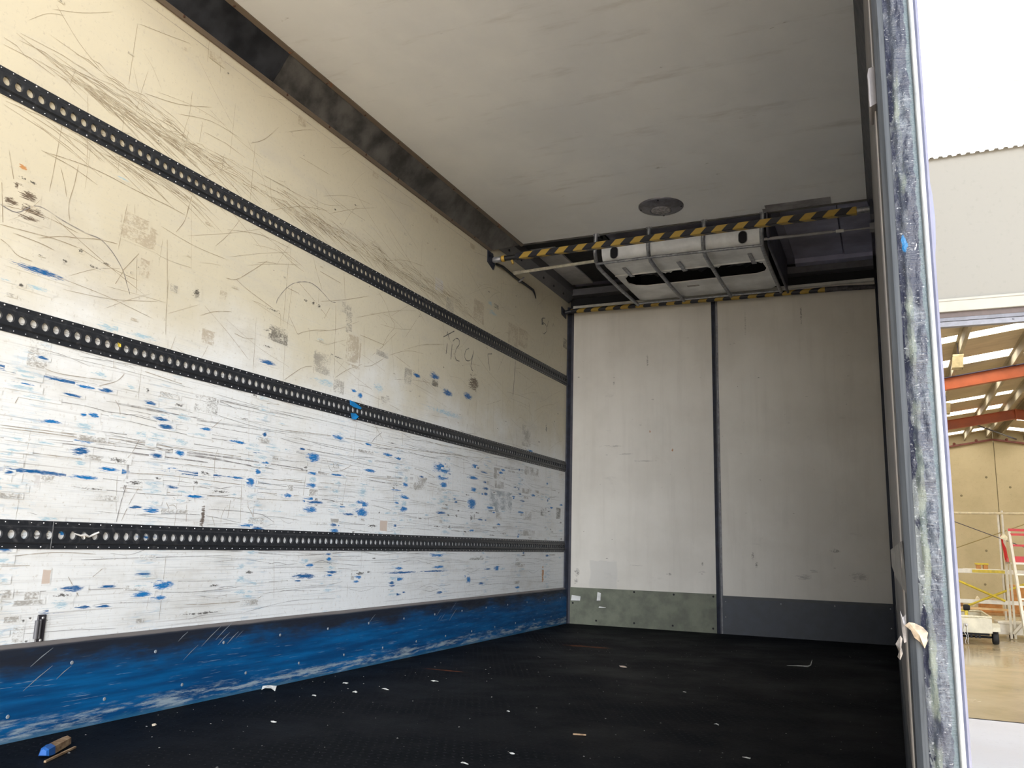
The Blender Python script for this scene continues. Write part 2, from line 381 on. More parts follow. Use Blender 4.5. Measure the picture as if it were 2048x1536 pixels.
# ------------------------------------------------------------------ truck body: left wall with its rubs, stains and scratches
MARK_LIST = [('k',-4.897,1.655,0.034,0.021),
('k',-4.865,1.638,0.047,0.028),
('k',-4.845,1.594,0.073,0.037),
('k',-4.855,1.57,0.053,0.021),
('k',-4.918,1.6,0.039,0.018),
('o',-4.897,1.722,0.021,0.009),
('n',-4.445,1.671,0.157,0.081),
('n',-4.403,1.553,0.042,0.067),
('n',-4.459,1.707,0.107,0.046),
('d',-4.665,1.53,0.018,0.013),
('d',-4.714,1.476,0.014,0.013),
('d',-4.608,1.49,0.048,0.007),
('d',-4.563,1.517,0.034,0.007),
('s',-4.792,1.415,0.136,0.019),
('d',-4.892,1.688,0.028,0.006),
('d',-4.86,1.687,0.028,0.005),
('t',-4.804,1.358,0.077,0.018),
('t',-4.9,1.356,0.033,0.006),
('t',-4.532,1.84,0.044,0.012),
('g',-4.261,1.518,0.037,0.029),
('d',-4.149,1.531,0.034,0.03),
('t',-4.798,1.362,0.085,0.013),
('t',-4.502,1.303,0.136,0.021),
('t',-4.373,1.305,0.13,0.017),
('g',-4.764,1.156,0.068,0.085),
('s',-4.831,1.09,0.116,0.017),
('s',-4.662,1.088,0.136,0.01),
('b',-4.575,1.084,0.056,0.009),
('t',-4.531,1.136,0.053,0.018),
('b',-4.536,0.995,0.029,0.012),
('b',-4.577,0.991,0.02,0.013),
('b',-4.689,0.953,0.056,0.011),
('t',-4.567,0.954,0.077,0.027),
('b',-4.56,0.91,0.051,0.018),
('s',-4.571,0.872,0.056,0.024),
('t',-4.565,0.835,0.041,0.018),
('b',-4.153,0.908,0.043,0.018),
('d',-4.187,0.915,0.032,0.01),
('s',-4.72,0.79,0.237,0.011),
('b',-4.171,0.845,0.052,0.014),
('s',-4.062,0.837,0.242,0.007),
('b',-4.401,0.82,0.056,0.016),
('t',-4.151,1.043,0.08,0.02),
('b',-3.85,0.987,0.078,0.009),
('t',-3.759,0.974,0.107,0.034),
('b',-4.029,1.018,0.043,0.011),
('b',-3.75,0.832,0.045,0.031),
('b',-3.848,0.842,0.086,0.009),
('b',-4.543,0.788,0.082,0.01),
('d',-4.041,1.11,0.121,0.058),
('d',-4.037,1.135,0.086,0.021),
('n',-4.054,1.384,0.05,0.048),
('d',-4.329,1.118,0.013,0.013),
('w',-4.711,0.761,0.019,0.04),
('g',-4.67,0.773,0.056,0.019),
('d',-3.661,1.484,0.127,0.069),
('g',-3.339,1.424,0.129,0.099),
('g',-3.176,1.736,0.081,0.054),
('g',-3.148,1.698,0.049,0.059),
('g',-3.145,1.644,0.049,0.049),
('n',-3.094,1.525,0.124,0.137),
('n',-4.009,1.564,0.037,0.036),
('n',-4.068,1.377,0.066,0.057),
('d',-3.706,1.583,0.056,0.009),
('d',-3.717,1.418,0.049,0.008),
('t',-3.358,1.531,0.051,0.013),
('d',-3.22,1.478,0.086,0.008),
('d',-3.491,1.69,0.024,0.014),
('d',-3.436,1.691,0.021,0.014),
('d',-3.392,1.691,0.022,0.014),
('b',-3.07,1.341,0.037,0.014),
('b',-3.012,1.326,0.034,0.02),
('s',-3.715,1.349,0.086,0.017),
('t',-3.298,1.338,0.165,0.032),
('g',-3.197,1.337,0.086,0.066),
('d',-3.738,1.487,0.037,0.01),
('n',-1.718,2.116,0.157,0.144),
('n',-1.155,2.092,0.179,0.149),
('n',-0.979,2.109,0.169,0.137),
('k',-1.75,1.625,0.115,0.087),
('g',-2.774,1.347,0.052,0.043),
('w',-2.261,2.131,0.098,0.079),
('s',-2.472,1.534,0.071,0.018),
('s',-2.098,1.5,0.095,0.033),
('s',-2.264,1.571,0.089,0.032),
('t',-1.504,2.159,0.135,0.03),
('d',-1.457,2.221,0.077,0.03),
('t',-1.552,2.218,0.067,0.037),
('d',-0.099,2.273,0.089,0.083),
('g',-0.875,1.394,0.16,0.15),
('d',-0.481,1.503,0.023,0.059),
('g',-2.564,1.51,0.079,0.096),
('d',-2.26,1.53,0.076,0.038),
('s',-1.827,1.527,0.089,0.034),
('g',-2.117,2.05,0.096,0.081),
('n',-3.097,1.549,0.091,0.14),
('t',-2.1,1.375,0.403,0.032),
('g',-2.834,1.579,0.122,0.029),
('b',-3.354,0.978,0.073,0.032),
('b',-3.351,0.904,0.047,0.017),
('t',-3.347,0.875,0.062,0.026),
('b',-3.35,0.849,0.052,0.017),
('g',-3.335,0.814,0.062,0.038),
('b',-3.347,0.778,0.093,0.025),
('d',-3.309,0.774,0.032,0.032),
('b',-3.347,0.74,0.072,0.022),
('g',-2.939,0.918,0.055,0.031),
('t',-2.937,0.847,0.075,0.056),
('b',-2.937,0.784,0.087,0.031),
('b',-2.939,0.745,0.093,0.035),
('t',-2.514,1.007,0.075,0.023),
('t',-2.53,0.943,0.044,0.046),
('b',-2.534,0.912,0.044,0.02),
('b',-2.535,0.843,0.074,0.023),
('t',-2.539,0.804,0.059,0.038),
('b',-2.541,0.78,0.067,0.021),
('b',-2.127,1.038,0.156,0.05),
('b',-2.114,0.985,0.111,0.02),
('b',-2.102,0.944,0.07,0.025),
('g',-2.124,0.901,0.103,0.041),
('t',-2.11,0.843,0.086,0.05),
('s',-2.118,0.779,0.096,0.012),
('b',-1.689,1.092,0.081,0.022),
('b',-1.713,1.016,0.112,0.016),
('b',-1.702,0.947,0.06,0.023),
('b',-1.72,0.856,0.091,0.053),
('d',-1.708,0.779,0.06,0.044),
('g',-1.32,1.078,0.183,0.077),
('g',-1.319,1.002,0.146,0.048),
('v',-1.288,0.889,0.367,0.152),
('g',-1.311,0.788,0.091,0.047),
('g',-2.375,0.932,0.141,0.079),
('g',-0.761,1.142,0.271,0.063),
('g',-0.833,0.991,0.185,0.035),
('g',-0.828,0.69,0.315,0.04),
('p',-2.731,0.685,0.07,0.054),
('d',-2.009,0.698,0.029,0.028),
('t',-3.362,0.512,0.061,0.019),
('s',-3.359,0.444,0.131,0.02),
('s',-3.18,0.44,0.061,0.009),
('g',-2.968,0.442,0.06,0.045),
('b',-2.934,0.431,0.044,0.015),
('b',-2.952,0.409,0.044,0.008),
('b',-2.556,0.466,0.066,0.01),
('s',-2.511,0.443,0.248,0.01),
('s',-2.168,0.444,0.25,0.008),
('b',-2.12,0.467,0.102,0.013),
('b',-2.143,0.536,0.118,0.021),
('b',-2.551,0.41,0.072,0.016),
('b',-1.743,0.406,0.07,0.019),
('b',-1.732,0.384,0.047,0.038),
('b',-1.309,0.447,0.081,0.026),
('d',-1.623,0.511,0.203,0.014),
('o',-0.496,0.393,0.034,0.104),
('d',-2.157,0.698,0.068,0.008),
('b',-2.912,1.089,0.051,0.01),
('b',-3.16,0.913,0.079,0.009),
('t',-3.101,0.741,0.069,0.027),
('d',-0.507,0.857,0.116,0.064),
('d',-0.189,0.86,0.095,0.089),
('d',-1.723,0.767,0.04,0.035),
('t',-2.845,1.392,0.08,0.045),
('g',-2.784,1.334,0.081,0.045),
('g',-0.822,0.812,0.158,0.061),
('b',-4.151,0.909,0.04,0.015),
('b',-4.171,0.845,0.046,0.013),
('s',-4.019,0.844,0.202,0.007),
('b',-3.842,0.844,0.072,0.006),
('b',-3.757,0.832,0.037,0.026),
('t',-3.75,0.775,0.047,0.021),
('s',-4.172,0.783,0.046,0.005),
('b',-3.849,0.988,0.073,0.009),
('t',-3.748,0.969,0.088,0.014),
('t',-4.147,0.95,0.071,0.018),
('d',-4.321,0.702,0.055,0.005),
('k',-4.005,0.681,0.018,0.07),
('g',-4.29,0.79,0.086,0.014),
('t',-3.847,0.775,0.039,0.012),
('g',-3.503,0.828,0.04,0.026),
('t',-4.286,0.955,0.131,0.021),
('t',-3.588,0.991,0.128,0.017),
('d',-4.055,0.808,0.025,0.015),
('p',-4.637,0.472,0.028,0.043),
('b',-4.166,0.433,0.081,0.022),
('b',-4.18,0.388,0.051,0.011),
('s',-4.402,0.435,0.053,0.006),
('s',-4.588,0.366,0.074,0.012),
('s',-4.488,0.371,0.044,0.007),
('s',-4.414,0.371,0.053,0.005),
('t',-3.765,0.441,0.057,0.028),
('t',-3.758,0.389,0.071,0.023),
('t',-4.579,0.43,0.062,0.014),
('t',-4.572,0.384,0.05,0.027),
('d',-3.959,0.32,0.172,0.008),
('d',-3.913,0.421,0.051,0.007),
('g',-4.734,0.35,0.047,0.017),
('g',-4.679,0.416,0.047,0.023),
('t',-3.771,0.492,0.041,0.021),
('s',-4.323,0.702,0.045,0.005),
('d',-4.696,0.342,0.006,0.005),
('d',-4.674,0.349,0.005,0.005),
('d',-4.615,0.341,0.006,0.005),
('d',-4.675,0.283,0.006,0.005),
('g',-4.708,0.305,0.034,0.046)]
LINE_LIST = [(3,[(-0.542,2.376),(-0.621,2.351),(-0.623,2.307),(-0.563,2.327),(-0.516,2.308),(-0.519,2.272),(-0.57,2.242),(-0.599,2.244)]),
(4,[(-0.61,2.354),(-0.608,2.32),(-0.585,2.321),(-0.586,2.334)]),
(3,[(-0.484,2.369),(-0.498,2.317)]),
(3,[(-0.388,2.344),(-0.371,2.376),(-0.353,2.353)]),
(3,[(-2.181,1.83),(-2.048,1.899)]),
(3,[(-2.137,1.874),(-2.105,1.831)]),
(3,[(-2.131,1.801),(-2.141,1.732)]),
(3,[(-2.063,1.83),(-2.023,1.857),(-1.984,1.859),(-1.977,1.83),(-2.011,1.795),(-2.028,1.75),(-2.005,1.724),(-1.961,1.726)]),
(3,[(-2.069,1.809),(-2.078,1.712)]),
(3,[(-1.84,1.837),(-1.887,1.809),(-1.894,1.765),(-1.86,1.75),(-1.808,1.769),(-1.781,1.811),(-1.778,1.836)]),
(3,[(-1.781,1.811),(-1.805,1.728),(-1.78,1.701),(-1.748,1.693)]),
(3,[(-1.564,1.859),(-1.501,1.874)]),
(3,[(-1.564,1.859),(-1.546,1.803),(-1.522,1.749)]),
(3,[(-1.105,1.92),(-1.122,1.742),(-1.135,1.646)]),
(0,[(-1.12,1.853),(-1.024,1.869)]),
(0,[(-1.11,1.839),(-1.06,1.825)]),
(0,[(-0.621,2.36),(-0.588,2.367)]),
(1,[(-4.952,1.579),(-4.898,1.573),(-4.851,1.612),(-4.812,1.62),(-4.743,1.606),(-4.653,1.595),(-4.599,1.594),(-4.557,1.574),(-4.525,1.549),(-4.491,1.513),(-4.469,1.47),(-4.452,1.439)]),
(0,[(-4.849,1.803),(-4.749,1.798),(-4.692,1.788),(-4.633,1.775)]),
(0,[(-4.835,1.803),(-4.715,1.82),(-4.608,1.825),(-4.474,1.82),(-4.339,1.821),(-4.242,1.816)]),
(0,[(-4.237,1.818),(-4.229,1.865),(-4.221,1.904)]),
(0,[(-4.943,1.518),(-4.861,1.526),(-4.761,1.536),(-4.675,1.536)]),
(0,[(-4.936,1.474),(-4.91,1.464),(-4.875,1.442),(-4.826,1.439)]),
(0,[(-4.9,1.506),(-4.812,1.505),(-4.759,1.499)]),
(0,[(-4.495,1.512),(-4.435,1.597)]),
(0,[(-4.517,1.459),(-4.491,1.513)]),
(0,[(-4.28,1.735),(-4.244,1.795),(-4.233,1.863)]),
(0,[(-4.95,1.756),(-4.927,1.686),(-4.922,1.672)]),
(0,[(-4.775,1.776),(-4.753,1.727),(-4.741,1.688)]),
(0,[(-4.714,1.813),(-4.719,1.742),(-4.73,1.665),(-4.717,1.613)]),
(0,[(-4.317,1.691),(-4.287,1.472)]),
(0,[(-4.957,1.647),(-4.936,1.527)]),
(0,[(-4.817,1.519),(-4.736,1.554),(-4.687,1.566),(-4.606,1.59),(-4.528,1.601)]),
(1,[(-3.691,1.618),(-3.681,1.647),(-3.629,1.71),(-3.572,1.75),(-3.49,1.778),(-3.432,1.778),(-3.369,1.76),(-3.313,1.738),(-3.266,1.741)]),
(0,[(-3.629,1.71),(-3.546,1.707)]),
(0,[(-4.005,1.639),(-3.945,1.651),(-3.875,1.703),(-3.769,1.79)]),
(0,[(-3.945,1.651),(-3.878,1.629),(-3.778,1.606),(-3.673,1.583)]),
(0,[(-3.461,1.906),(-3.423,1.836),(-3.378,1.772)]),
(0,[(-3.403,1.857),(-3.237,1.849)]),
(0,[(-3.219,1.91),(-3.193,1.782)]),
(0,[(-3.265,1.732),(-3.256,1.616),(-3.249,1.481),(-3.234,1.388)]),
(0,[(-3.599,1.294),(-3.537,1.338),(-3.472,1.378),(-3.409,1.395)]),
(0,[(-3.233,1.374),(-3.142,1.431),(-3.012,1.487)]),
(0,[(-2.998,1.48),(-2.924,1.5),(-2.819,1.559)]),
(0,[(-2.911,1.905),(-2.83,1.857),(-2.775,1.796),(-2.727,1.759),(-2.794,1.688),(-2.843,1.607)]),
(0,[(-3.045,1.633),(-2.826,1.632)]),
(0,[(-3.309,1.705),(-3.348,1.641)]),
(0,[(-3.608,1.595),(-3.562,1.549),(-3.531,1.52),(-3.498,1.537),(-3.407,1.569),(-3.296,1.594)]),
(0,[(-3.687,1.588),(-3.661,1.586),(-3.65,1.526)]),
(0,[(-3.928,1.427),(-3.869,1.421),(-3.817,1.429)]),
(0,[(-3.402,1.392),(-3.394,1.292)]),
(0,[(-4.119,1.451),(-4.045,1.487),(-3.955,1.511)]),
(1,[(-4.848,0.882),(-4.715,0.886),(-4.558,0.89),(-4.291,0.886)]),
(1,[(-4.455,1.048),(-4.307,1.05),(-4.048,1.053)]),
(0,[(-4.854,0.919),(-4.673,0.922),(-4.41,0.928),(-4.109,0.929),(-3.59,0.933)]),
(0,[(-4.853,0.911),(-4.622,0.915),(-4.436,0.911)]),
(0,[(-4.843,0.848),(-4.562,0.846)]),
(1,[(-4.401,0.905),(-4.16,0.908),(-3.585,0.898)]),
(0,[(-4.462,1.059),(-4.442,1.038),(-4.432,1.001)]),
(0,[(-4.436,1.157),(-4.466,1.125),(-4.534,1.096)]),
(0,[(-4.007,1.021),(-3.954,1.066)]),
(0,[(-4.328,0.973),(-4.36,0.901),(-4.399,0.849)]),
(1,[(-4.382,0.85),(-4.379,0.808),(-4.386,0.758)]),
(0,[(-4.291,1.542),(-4.286,1.428),(-4.276,1.336)]),
(0,[(-3.699,1.174),(-3.619,1.181)]),
(0,[(-4.734,1.114),(-4.67,1.109),(-4.482,1.122)]),
(0,[(-4.794,1.05),(-4.817,0.991)]),
(0,[(-4.487,1.193),(-4.483,1.169)]),
(0,[(-4.35,1.182),(-4.175,1.169)]),
(1,[(-4.423,0.927),(-4.304,0.921),(-4.176,0.916),(-3.956,0.919),(-3.54,0.919),(-3.296,0.915)]),
(0,[(-4.303,0.914),(-4.175,0.912)]),
(1,[(-4.417,0.889),(-4.255,0.889),(-4.005,0.891)]),
(1,[(-4.21,0.889),(-4.004,0.889)]),
(0,[(-4.122,0.872),(-3.95,0.873),(-3.664,0.887)]),
(0,[(-3.893,0.849),(-3.598,0.855),(-3.361,0.858)]),
(1,[(-4.378,0.861),(-4.374,0.797),(-4.382,0.749),(-4.392,0.709)]),
(0,[(-4.322,0.77),(-4.349,0.724),(-4.38,0.653)]),
(0,[(-3.959,0.946),(-3.97,0.906),(-3.963,0.813)]),
(0,[(-3.731,0.857),(-3.726,0.792),(-3.724,0.728),(-3.721,0.664)]),
(0,[(-3.957,0.685),(-3.937,0.648)]),
(0,[(-3.888,0.724),(-3.905,0.689),(-3.905,0.65)]),
(0,[(-3.864,0.752),(-3.871,0.682)]),
(0,[(-4.192,0.726),(-4.176,0.706),(-4.165,0.696),(-4.138,0.704),(-4.156,0.718),(-4.177,0.715)]),
(0,[(-4.093,0.724),(-4.087,0.66)]),
(0,[(-3.765,0.734),(-3.732,0.703),(-3.719,0.664)]),
(0,[(-4.406,0.811),(-4.237,0.824),(-3.943,0.82),(-3.656,0.817)]),
(0,[(-4.4,0.765),(-4.183,0.762),(-3.882,0.763),(-3.387,0.775)]),
(0,[(-3.684,0.795),(-3.318,0.797)]),
(2,[(-3.439,0.915),(-3.341,0.914),(-3.244,0.91)]),
(1,[(-3.306,0.79),(-3.197,0.79),(-3.105,0.775),(-3.01,0.775)]),
(1,[(-2.919,0.912),(-2.741,0.908),(-2.542,0.913)]),
(1,[(-2.893,1.095),(-2.858,1.129),(-2.794,1.167)]),
(0,[(-3.252,0.979),(-3.213,0.929),(-3.134,0.936),(-3.043,0.972)]),
(0,[(-3.599,1.073),(-3.186,1.095),(-2.531,1.107),(-1.439,1.163)]),
(0,[(-3.573,0.86),(-3.378,0.866),(-2.996,0.871)]),
(1,[(-2.068,0.862),(-1.829,0.863),(-1.751,0.862)]),
(0,[(-2.875,0.923),(-2.359,0.925),(-1.833,0.92),(-0.948,0.958)]),
(0,[(-3.579,0.909),(-3.049,0.916),(-2.515,0.945)]),
(0,[(-2.383,1.18),(-2.042,1.179),(-0.964,1.211)]),
(0,[(-2.596,1.015),(-2.366,1.004),(-2.199,0.978)]),
(1,[(-0.892,1.302),(-0.823,1.273)]),
(1,[(-4.389,0.723),(-4.4,0.649)]),
(0,[(-4.792,0.506),(-4.698,0.507)]),
(0,[(-4.651,0.446),(-4.628,0.493),(-4.621,0.458)]),
(0,[(-4.434,0.493),(-4.468,0.468)]),
(0,[(-4.06,0.357),(-3.927,0.353),(-3.693,0.355),(-3.626,0.373)]),
(0,[(-4.56,0.47),(-4.513,0.408)]),
(0,[(-4.796,0.531),(-4.627,0.546),(-4.465,0.541)])]
YR = -5.1                                        # rear end of the load box
wl = MB()
wl.box(-0.08, 0.0, YR, 0.08, -0.08, 2.80)
mk = 'btkgnpdsowvq'
mats_l = [M_wall] + [MARKS[k] for k in mk] + [M_sc, M_sc2, M_ink]
seq = 0
def wall_mark(k, y, z, dy, dz, s=1.25):
    global seq
    seq += 1
    X = 0.0008 + seq*2.5e-6
    dy *= s/2; dz *= s/2
    wl.quad([(X, y-dy, z-dz), (X, y+dy, z-dz), (X, y+dy, z+dz), (X, y-dy, z+dz)], 1+mk.index(k),
            [(0, 0), (1, 0), (1, 1), (0, 1)])
for k, y, z, dy, dz in MARK_LIST:
    if k == 'd' and dy*dz > 0.0015: k = 'q'
    wall_mark(k, y, z, max(dy, 0.010), max(dz, 0.008), 1.15 if k in 'gnpwvq' else 1.7)
for i in range(230):                              # the many small rubs no one could place by eye
    k = rnd.choice('bttsddgt')
    y = rnd.uniform(-4.95, -0.1); z = rnd.triangular(0.29, 1.34, 0.75)
    wall_mark(k, y, z, rnd.uniform(0.03, 0.13), rnd.uniform(0.008, 0.02))
for i in range(90):
    k = rnd.choice('dgndg')
    y = rnd.uniform(-4.95, -0.1); z = rnd.uniform(1.3, 2.5)
    wall_mark(k, y, z, rnd.uniform(0.008, 0.03), rnd.uniform(0.004, 0.012))
for i in range(150):                              # rubs stacked in columns where pallets stood
    y0 = -4.80 + 0.545*rnd.randint(0, 8) + rnd.gauss(0, 0.012)
    wall_mark(rnd.choice('bttsgt'), y0, rnd.uniform(0.3, 1.15), rnd.uniform(0.03, 0.10), rnd.uniform(0.010, 0.026))
nM = 1+len(mk)
def smooth_line(p):
    if len(p) < 3: return p
    out = []
    for i in range(len(p)-1):
        p0, p1, p2, p3 = p[max(i-1, 0)], p[i], p[i+1], p[min(i+2, len(p)-1)]
        for t in (0, .25, .5, .75):
            out.append(tuple(0.5*((2*b)+(c-a)*t+(2*a-5*b+4*c-d)*t*t+(3*b-a-3*c+d)*t**3) for a, b, c, d in zip(p0, p1, p2, p3)))
    return out + [p[-1]]
for w, pts in LINE_LIST:
    seq += 1
    X = 0.0006 + seq*5e-7
    wl.ribbon([(X, a, b) for a, b in smooth_line(pts)], (0.0024, 0.0036, 0.010, 0.0062, 0.020)[w], nM+(0, 1, 1, 2, 2)[w])
for a_, b_ in ((-4.62, -3.9), (-3.86, -3.3), (-3.25, -2.4), (-2.3, -1.7)):     # sealant line under the cove
    wl.ribbon([(0.0006, a_, 2.535), (0.0006, (a_+b_)/2, 2.536), (0.0006, b_, 2.533)], 0.0022, nM+1)
for y, dy, dz in ((-4.17, .07, .03), (-3.62, .05, .035), (-3.0, .05, .03), (-2.36, .09, .03), (-1.85, .06, .03)):
    wall_mark('n', y, 2.522, dy, dz)
for i in range(620):
    y = rnd.uniform(-5.0, -0.2)
    r = rnd.random()
    if r < 0.50:
        z = rnd.uniform(0.29, 1.3); L = rnd.uniform(0.08, 0.8); dz = rnd.gauss(0, 0.012)
    elif r < 0.72:
        z = rnd.uniform(0.3, 2.5); L = rnd.gauss(0, 0.02); dz = rnd.uniform(0.05, 0.30)
    else:
        z = rnd.uniform(1.3, 2.5); L = rnd.uniform(0.08, 0.45); dz = rnd.uniform(-0.2, 0.2)
    p = [(y, z), (y+L*0.5, z+dz*0.5+rnd.gauss(0, 0.012)), (y+L, z+dz)]
    if any(a[0] > -0.05 or a[0] < -5.08 for a in p): continue
    seq += 1
    wl.ribbon([(0.0004+seq*4e-7, a, b) for a, b in smooth_line(p)], rnd.uniform(0.0009, 0.0021), nM + (1 if r < 0.5 else 0))
for i in range(420):                              # fans of brown scratches just above and below the top track
    c = rnd.choice([(-4.75, 2.07, 0.26), (-4.4, 2.06, 0.22), (-3.55, 2.06, 0.2), (-2.9, 2.05, 0.2), (-2.3, 2.05, 0.2), (-4.6, 1.88, 0.2)])
    y = c[0]+rnd.gauss(0, c[2]); z = c[1]+abs(rnd.gauss(0, 0.05))
    L = rnd.uniform(0.06, 0.34); sl = rnd.uniform(-0.35, 0.05)
    if y < -5.05 or y+L > -0.2: continue
    seq += 1
    wl.ribbon([(0.0004+seq*4e-7, y, z), (0.0004+seq*4e-7, y+L*.5, z+sl*L*.5+0.01), (0.0004+seq*4e-7, y+L, z+sl*L)],
              rnd.uniform(0.0012, 0.0026), nM)
struct('wall_left', wl, mats_l, 'long scuffed off-white load wall with blue rubs and three black tracks', 'wall')

# ------------------------------------------------------------------ perforated lashing tracks
def track(z0, pitch, seam, label):
    h = 0.087
    mb = MB()
    y0, y1 = YR+0.01, -0.012
    # profile across z : flange, step, raised web, step, flange
    za, zb, zc, zd = z0+0.015, z0+0.020, z0+0.067, z0+0.072
    XF, XW = 0.0035, 0.0095
    def strip(zlo, xlo, zhi, xhi):
        mb.add([(xlo, y0, zlo), (xlo, y1, zlo), (xhi, y1, zhi), (xhi, y0, zhi)], [(0, 1, 2, 3)], 0)
    strip(z0, 0.0, z0+0.0006, XF); strip(z0+0.0006, XF, za, XF); strip(za, XF, zb, XW)
    strip(zc, XW, zd, XF); strip(zd, XF, z0+h-0.0006, XF); strip(z0+h-0.0006, XF, z0+h, 0.0)
    n = int((y1-y0)/pitch)
    R = 0.0133; zm = (zb+zc)/2; NS = 20
    yy = y0
    for k in range(n):
        ya, yb = y0+k*pitch, y0+(k+1)*pitch
        ym = (ya+yb)/2
        ring, sq = [], []
        for i in range(NS):
            t = 2*math.pi*(i+0.5)/NS
            r = R*(1.22 if abs((t-math.radians(117)+math.pi) % (2*math.pi)-math.pi) < 0.26 else 1.0)
            ring.append((ym+r*math.cos(t), zm+r*math.sin(t)))
            c, s = math.cos(t), math.sin(t)
            hy, hz = pitch/2, (zc-zb)/2
            e = min(hy/max(abs(c), 1e-6), hz/max(abs(s), 1e-6))
            sq.append((ym+e*c, zm+e*s))
        corners = [(yb, zc), (ya, zc), (ya, zb), (yb, zb)]
        vs = [(XW, a, b) for a, b in ring] + [(XW, a, b) for a, b in sq] + [(0.0012, a, b) for a, b in ring]
        fs = []
        for i in range(NS):
            j = (i+1) % NS
            fs.append((i, NS+i, NS+j, j))
            fs.append((i, j, 2*NS+j, 2*NS+i))
        mb.add(vs, fs, 0)
        for q in range(4):                         # the cell's corner triangles
            ang = [math.pi/4, 3*math.pi/4, 5*math.pi/4, 7*math.pi/4][q]
            cy, cz = corners[q]
            best = None
            for i in range(NS):
                j = (i+1) % NS
                a, b = sq[i], sq[j]
                if abs(a[0]-b[0]) > 1e-7 and abs(a[1]-b[1]) > 1e-7 and (a[0]-ym)*(cy-ym) > 0 and (a[1]-zm)*(cz-zm) > 0:
                    mb.add([(XW, a[0], a[1]), (XW, cy, cz), (XW, b[0], b[1])], [(0, 1, 2)], 0)
    ye = y0+n*pitch
    mb.add([(XW, ye, zb), (XW, y1, zb), (XW, y1, zc), (XW, ye, zc)], [(0, 1, 2, 3)], 0)
    for e in (y0, y1):                             # closed ends
        mb.add([(0, e, z0), (XF, e, z0), (XF, e, za), (XW, e, zb), (XW, e, zc), (XF, e, zd), (XF, e, z0+h), (0, e, z0+h)], [tuple(range(8))], 0)
    for k in range(n+1):                           # rivet heads on both flanges
        y = y0+k*pitch
        if y > y1-0.01: continue
        r = 0.0032 if k % 5 == 0 else 0.0021
        for zz in (z0+0.0072, z0+h-0.0072):
            mb.lathe([(r, 0), (r*0.85, 0.0012), (0.0, 0.0020)], (XF, y, zz), (1, 0, 0), 6, 1)
    if seam:
        mb.box(XW-0.001, XW+0.0008, seam-0.0012, seam+0.0012, z0+0.002, z0+h-0.002, 1)
    return tag(link('lashing_track', mb, [M_rail, M_steel]), label, 'track', 'perforated lashing tracks on the left wall')
track(1.918, 0.0391, None, 'topmost of three black perforated lashing tracks on scuffed left wall')
track(1.199, 0.0391, None, 'middle black perforated lashing track on left wall, blue tape scraps stuck on it')
track(0.556, 0.0419, -4.642, 'lowest black perforated lashing track on left wall, above the blue kick board')

# ------------------------------------------------------------------ blue kick board on the left wall
def kick_mat():
    q = NT('worn_blue_board')
    x, y, z = q.sep()
    n1 = q.noise((3, 2.2, 30), 6.0, 0.65)
    n2 = q.noise((3, 9, 60), 6.0, 0.7, (4, 4, 4))
    n3 = q.noise((2, 2.5, 6), 5.0, 0.6, (8, 2, 1))
    c = q.mix(q.rng(n1, 0.35, 0.7), (0.002, 0.045, 0.14), (0.002, 0.095, 0.265))
    # white scrapes
    n4 = q.noise((3, 7, 220), 4.0, 0.6, (1, 9, 4))
    c = q.mix(q.rng(n4, 0.63, 0.70, 0.0, 0.40), c, (0.36, 0.48, 0.58))
    # black smear along the upper edge
    n6 = q.noise((2, 5, 25), 6.0, 0.7, (1, 1, 9))
    zt = q.math('MULTIPLY_ADD', n6, 0.13, q.math('MULTIPLY_ADD', n3, 0.16, z))
    c = q.mix(q.rng(zt, 0.30, 0.40, 0.0, 0.95), c, (0.016, 0.017, 0.022))
    # rubbed-through grey along the foot
    zb = q.math('MULTIPLY_ADD', n2, 0.10, z)
    n5 = q.noise((3, 5, 45), 6.0, 0.75, (2, 6, 4))
    fz = q.math('MULTIPLY', q.rng(zb, 0.112, 0.085, 0.0, 0.85), q.rng(n5, 0.45, 0.60))
    c = q.mix(fz, c, (0.30, 0.36, 0.39))
    zc = q.math('MULTIPLY_ADD', n2, 0.05, z)
    c = q.mix(q.rng(zc, 0.043, 0.030, 0.0, 0.8), c, (0.02, 0.10, 0.19))
    zd = q.math('MULTIPLY_ADD', n1, 0.010, z)
    c = q.mix(q.rng(zd, 0.269, 0.275, 0.0, 0.7), c, (0.20, 0.18, 0.17))
    q.color(c)
    q.b.inputs['Specular IOR Level'].default_value = 0.22
    q.set(Roughness=q.rng(n2, 0.3, 0.7, 0.45, 0.65)); q.bump(n2, 0.15, 0.003)
    return q.mat
kb = MB()
kb.prism([(0.0, 0.0), (0.022, 0.0), (0.022, 0.262), (0.006, 0.278), (0.0, 0.278)], 'y', YR+0.005, -0.004)
for k in range(15):
    for zz, o in ((0.205, 0.0), (0.075, 0.14)):
        y = -4.86+0.335*k+o
        if y > -0.1: continue
        kb.lathe([(0.0062, 0), (0.0055, 0.0012), (0.003, 0.0014), (0.0, 0.0008)], (0.022, y, zz), (1, 0, 0), 10, 1)
for k in range(16):                               # pale gouges running down to the right
    y = rnd.choice([-4.62, -4.55, -3.95, -3.85, -2.75, -2.1, -1.95])+rnd.gauss(0, 0.05); z = rnd.uniform(0.17, 0.25)
    L = rnd.uniform(0.03, 0.10)
    kb.ribbon([(0.0224, y-L/2, z-L*0.35), (0.0224, y, z+0.002), (0.0224, y+L/2, z+L*0.35)], rnd.uniform(0.0015, 0.004), 1)
M_kick = kick_mat()
struct('baseboard_left', kb, [M_kick, mat('pale_scrape', (0.22, 0.25, 0.28), 0.5, 0.0)], 'worn blue kick board along the foot of the left wall', 'kick board')

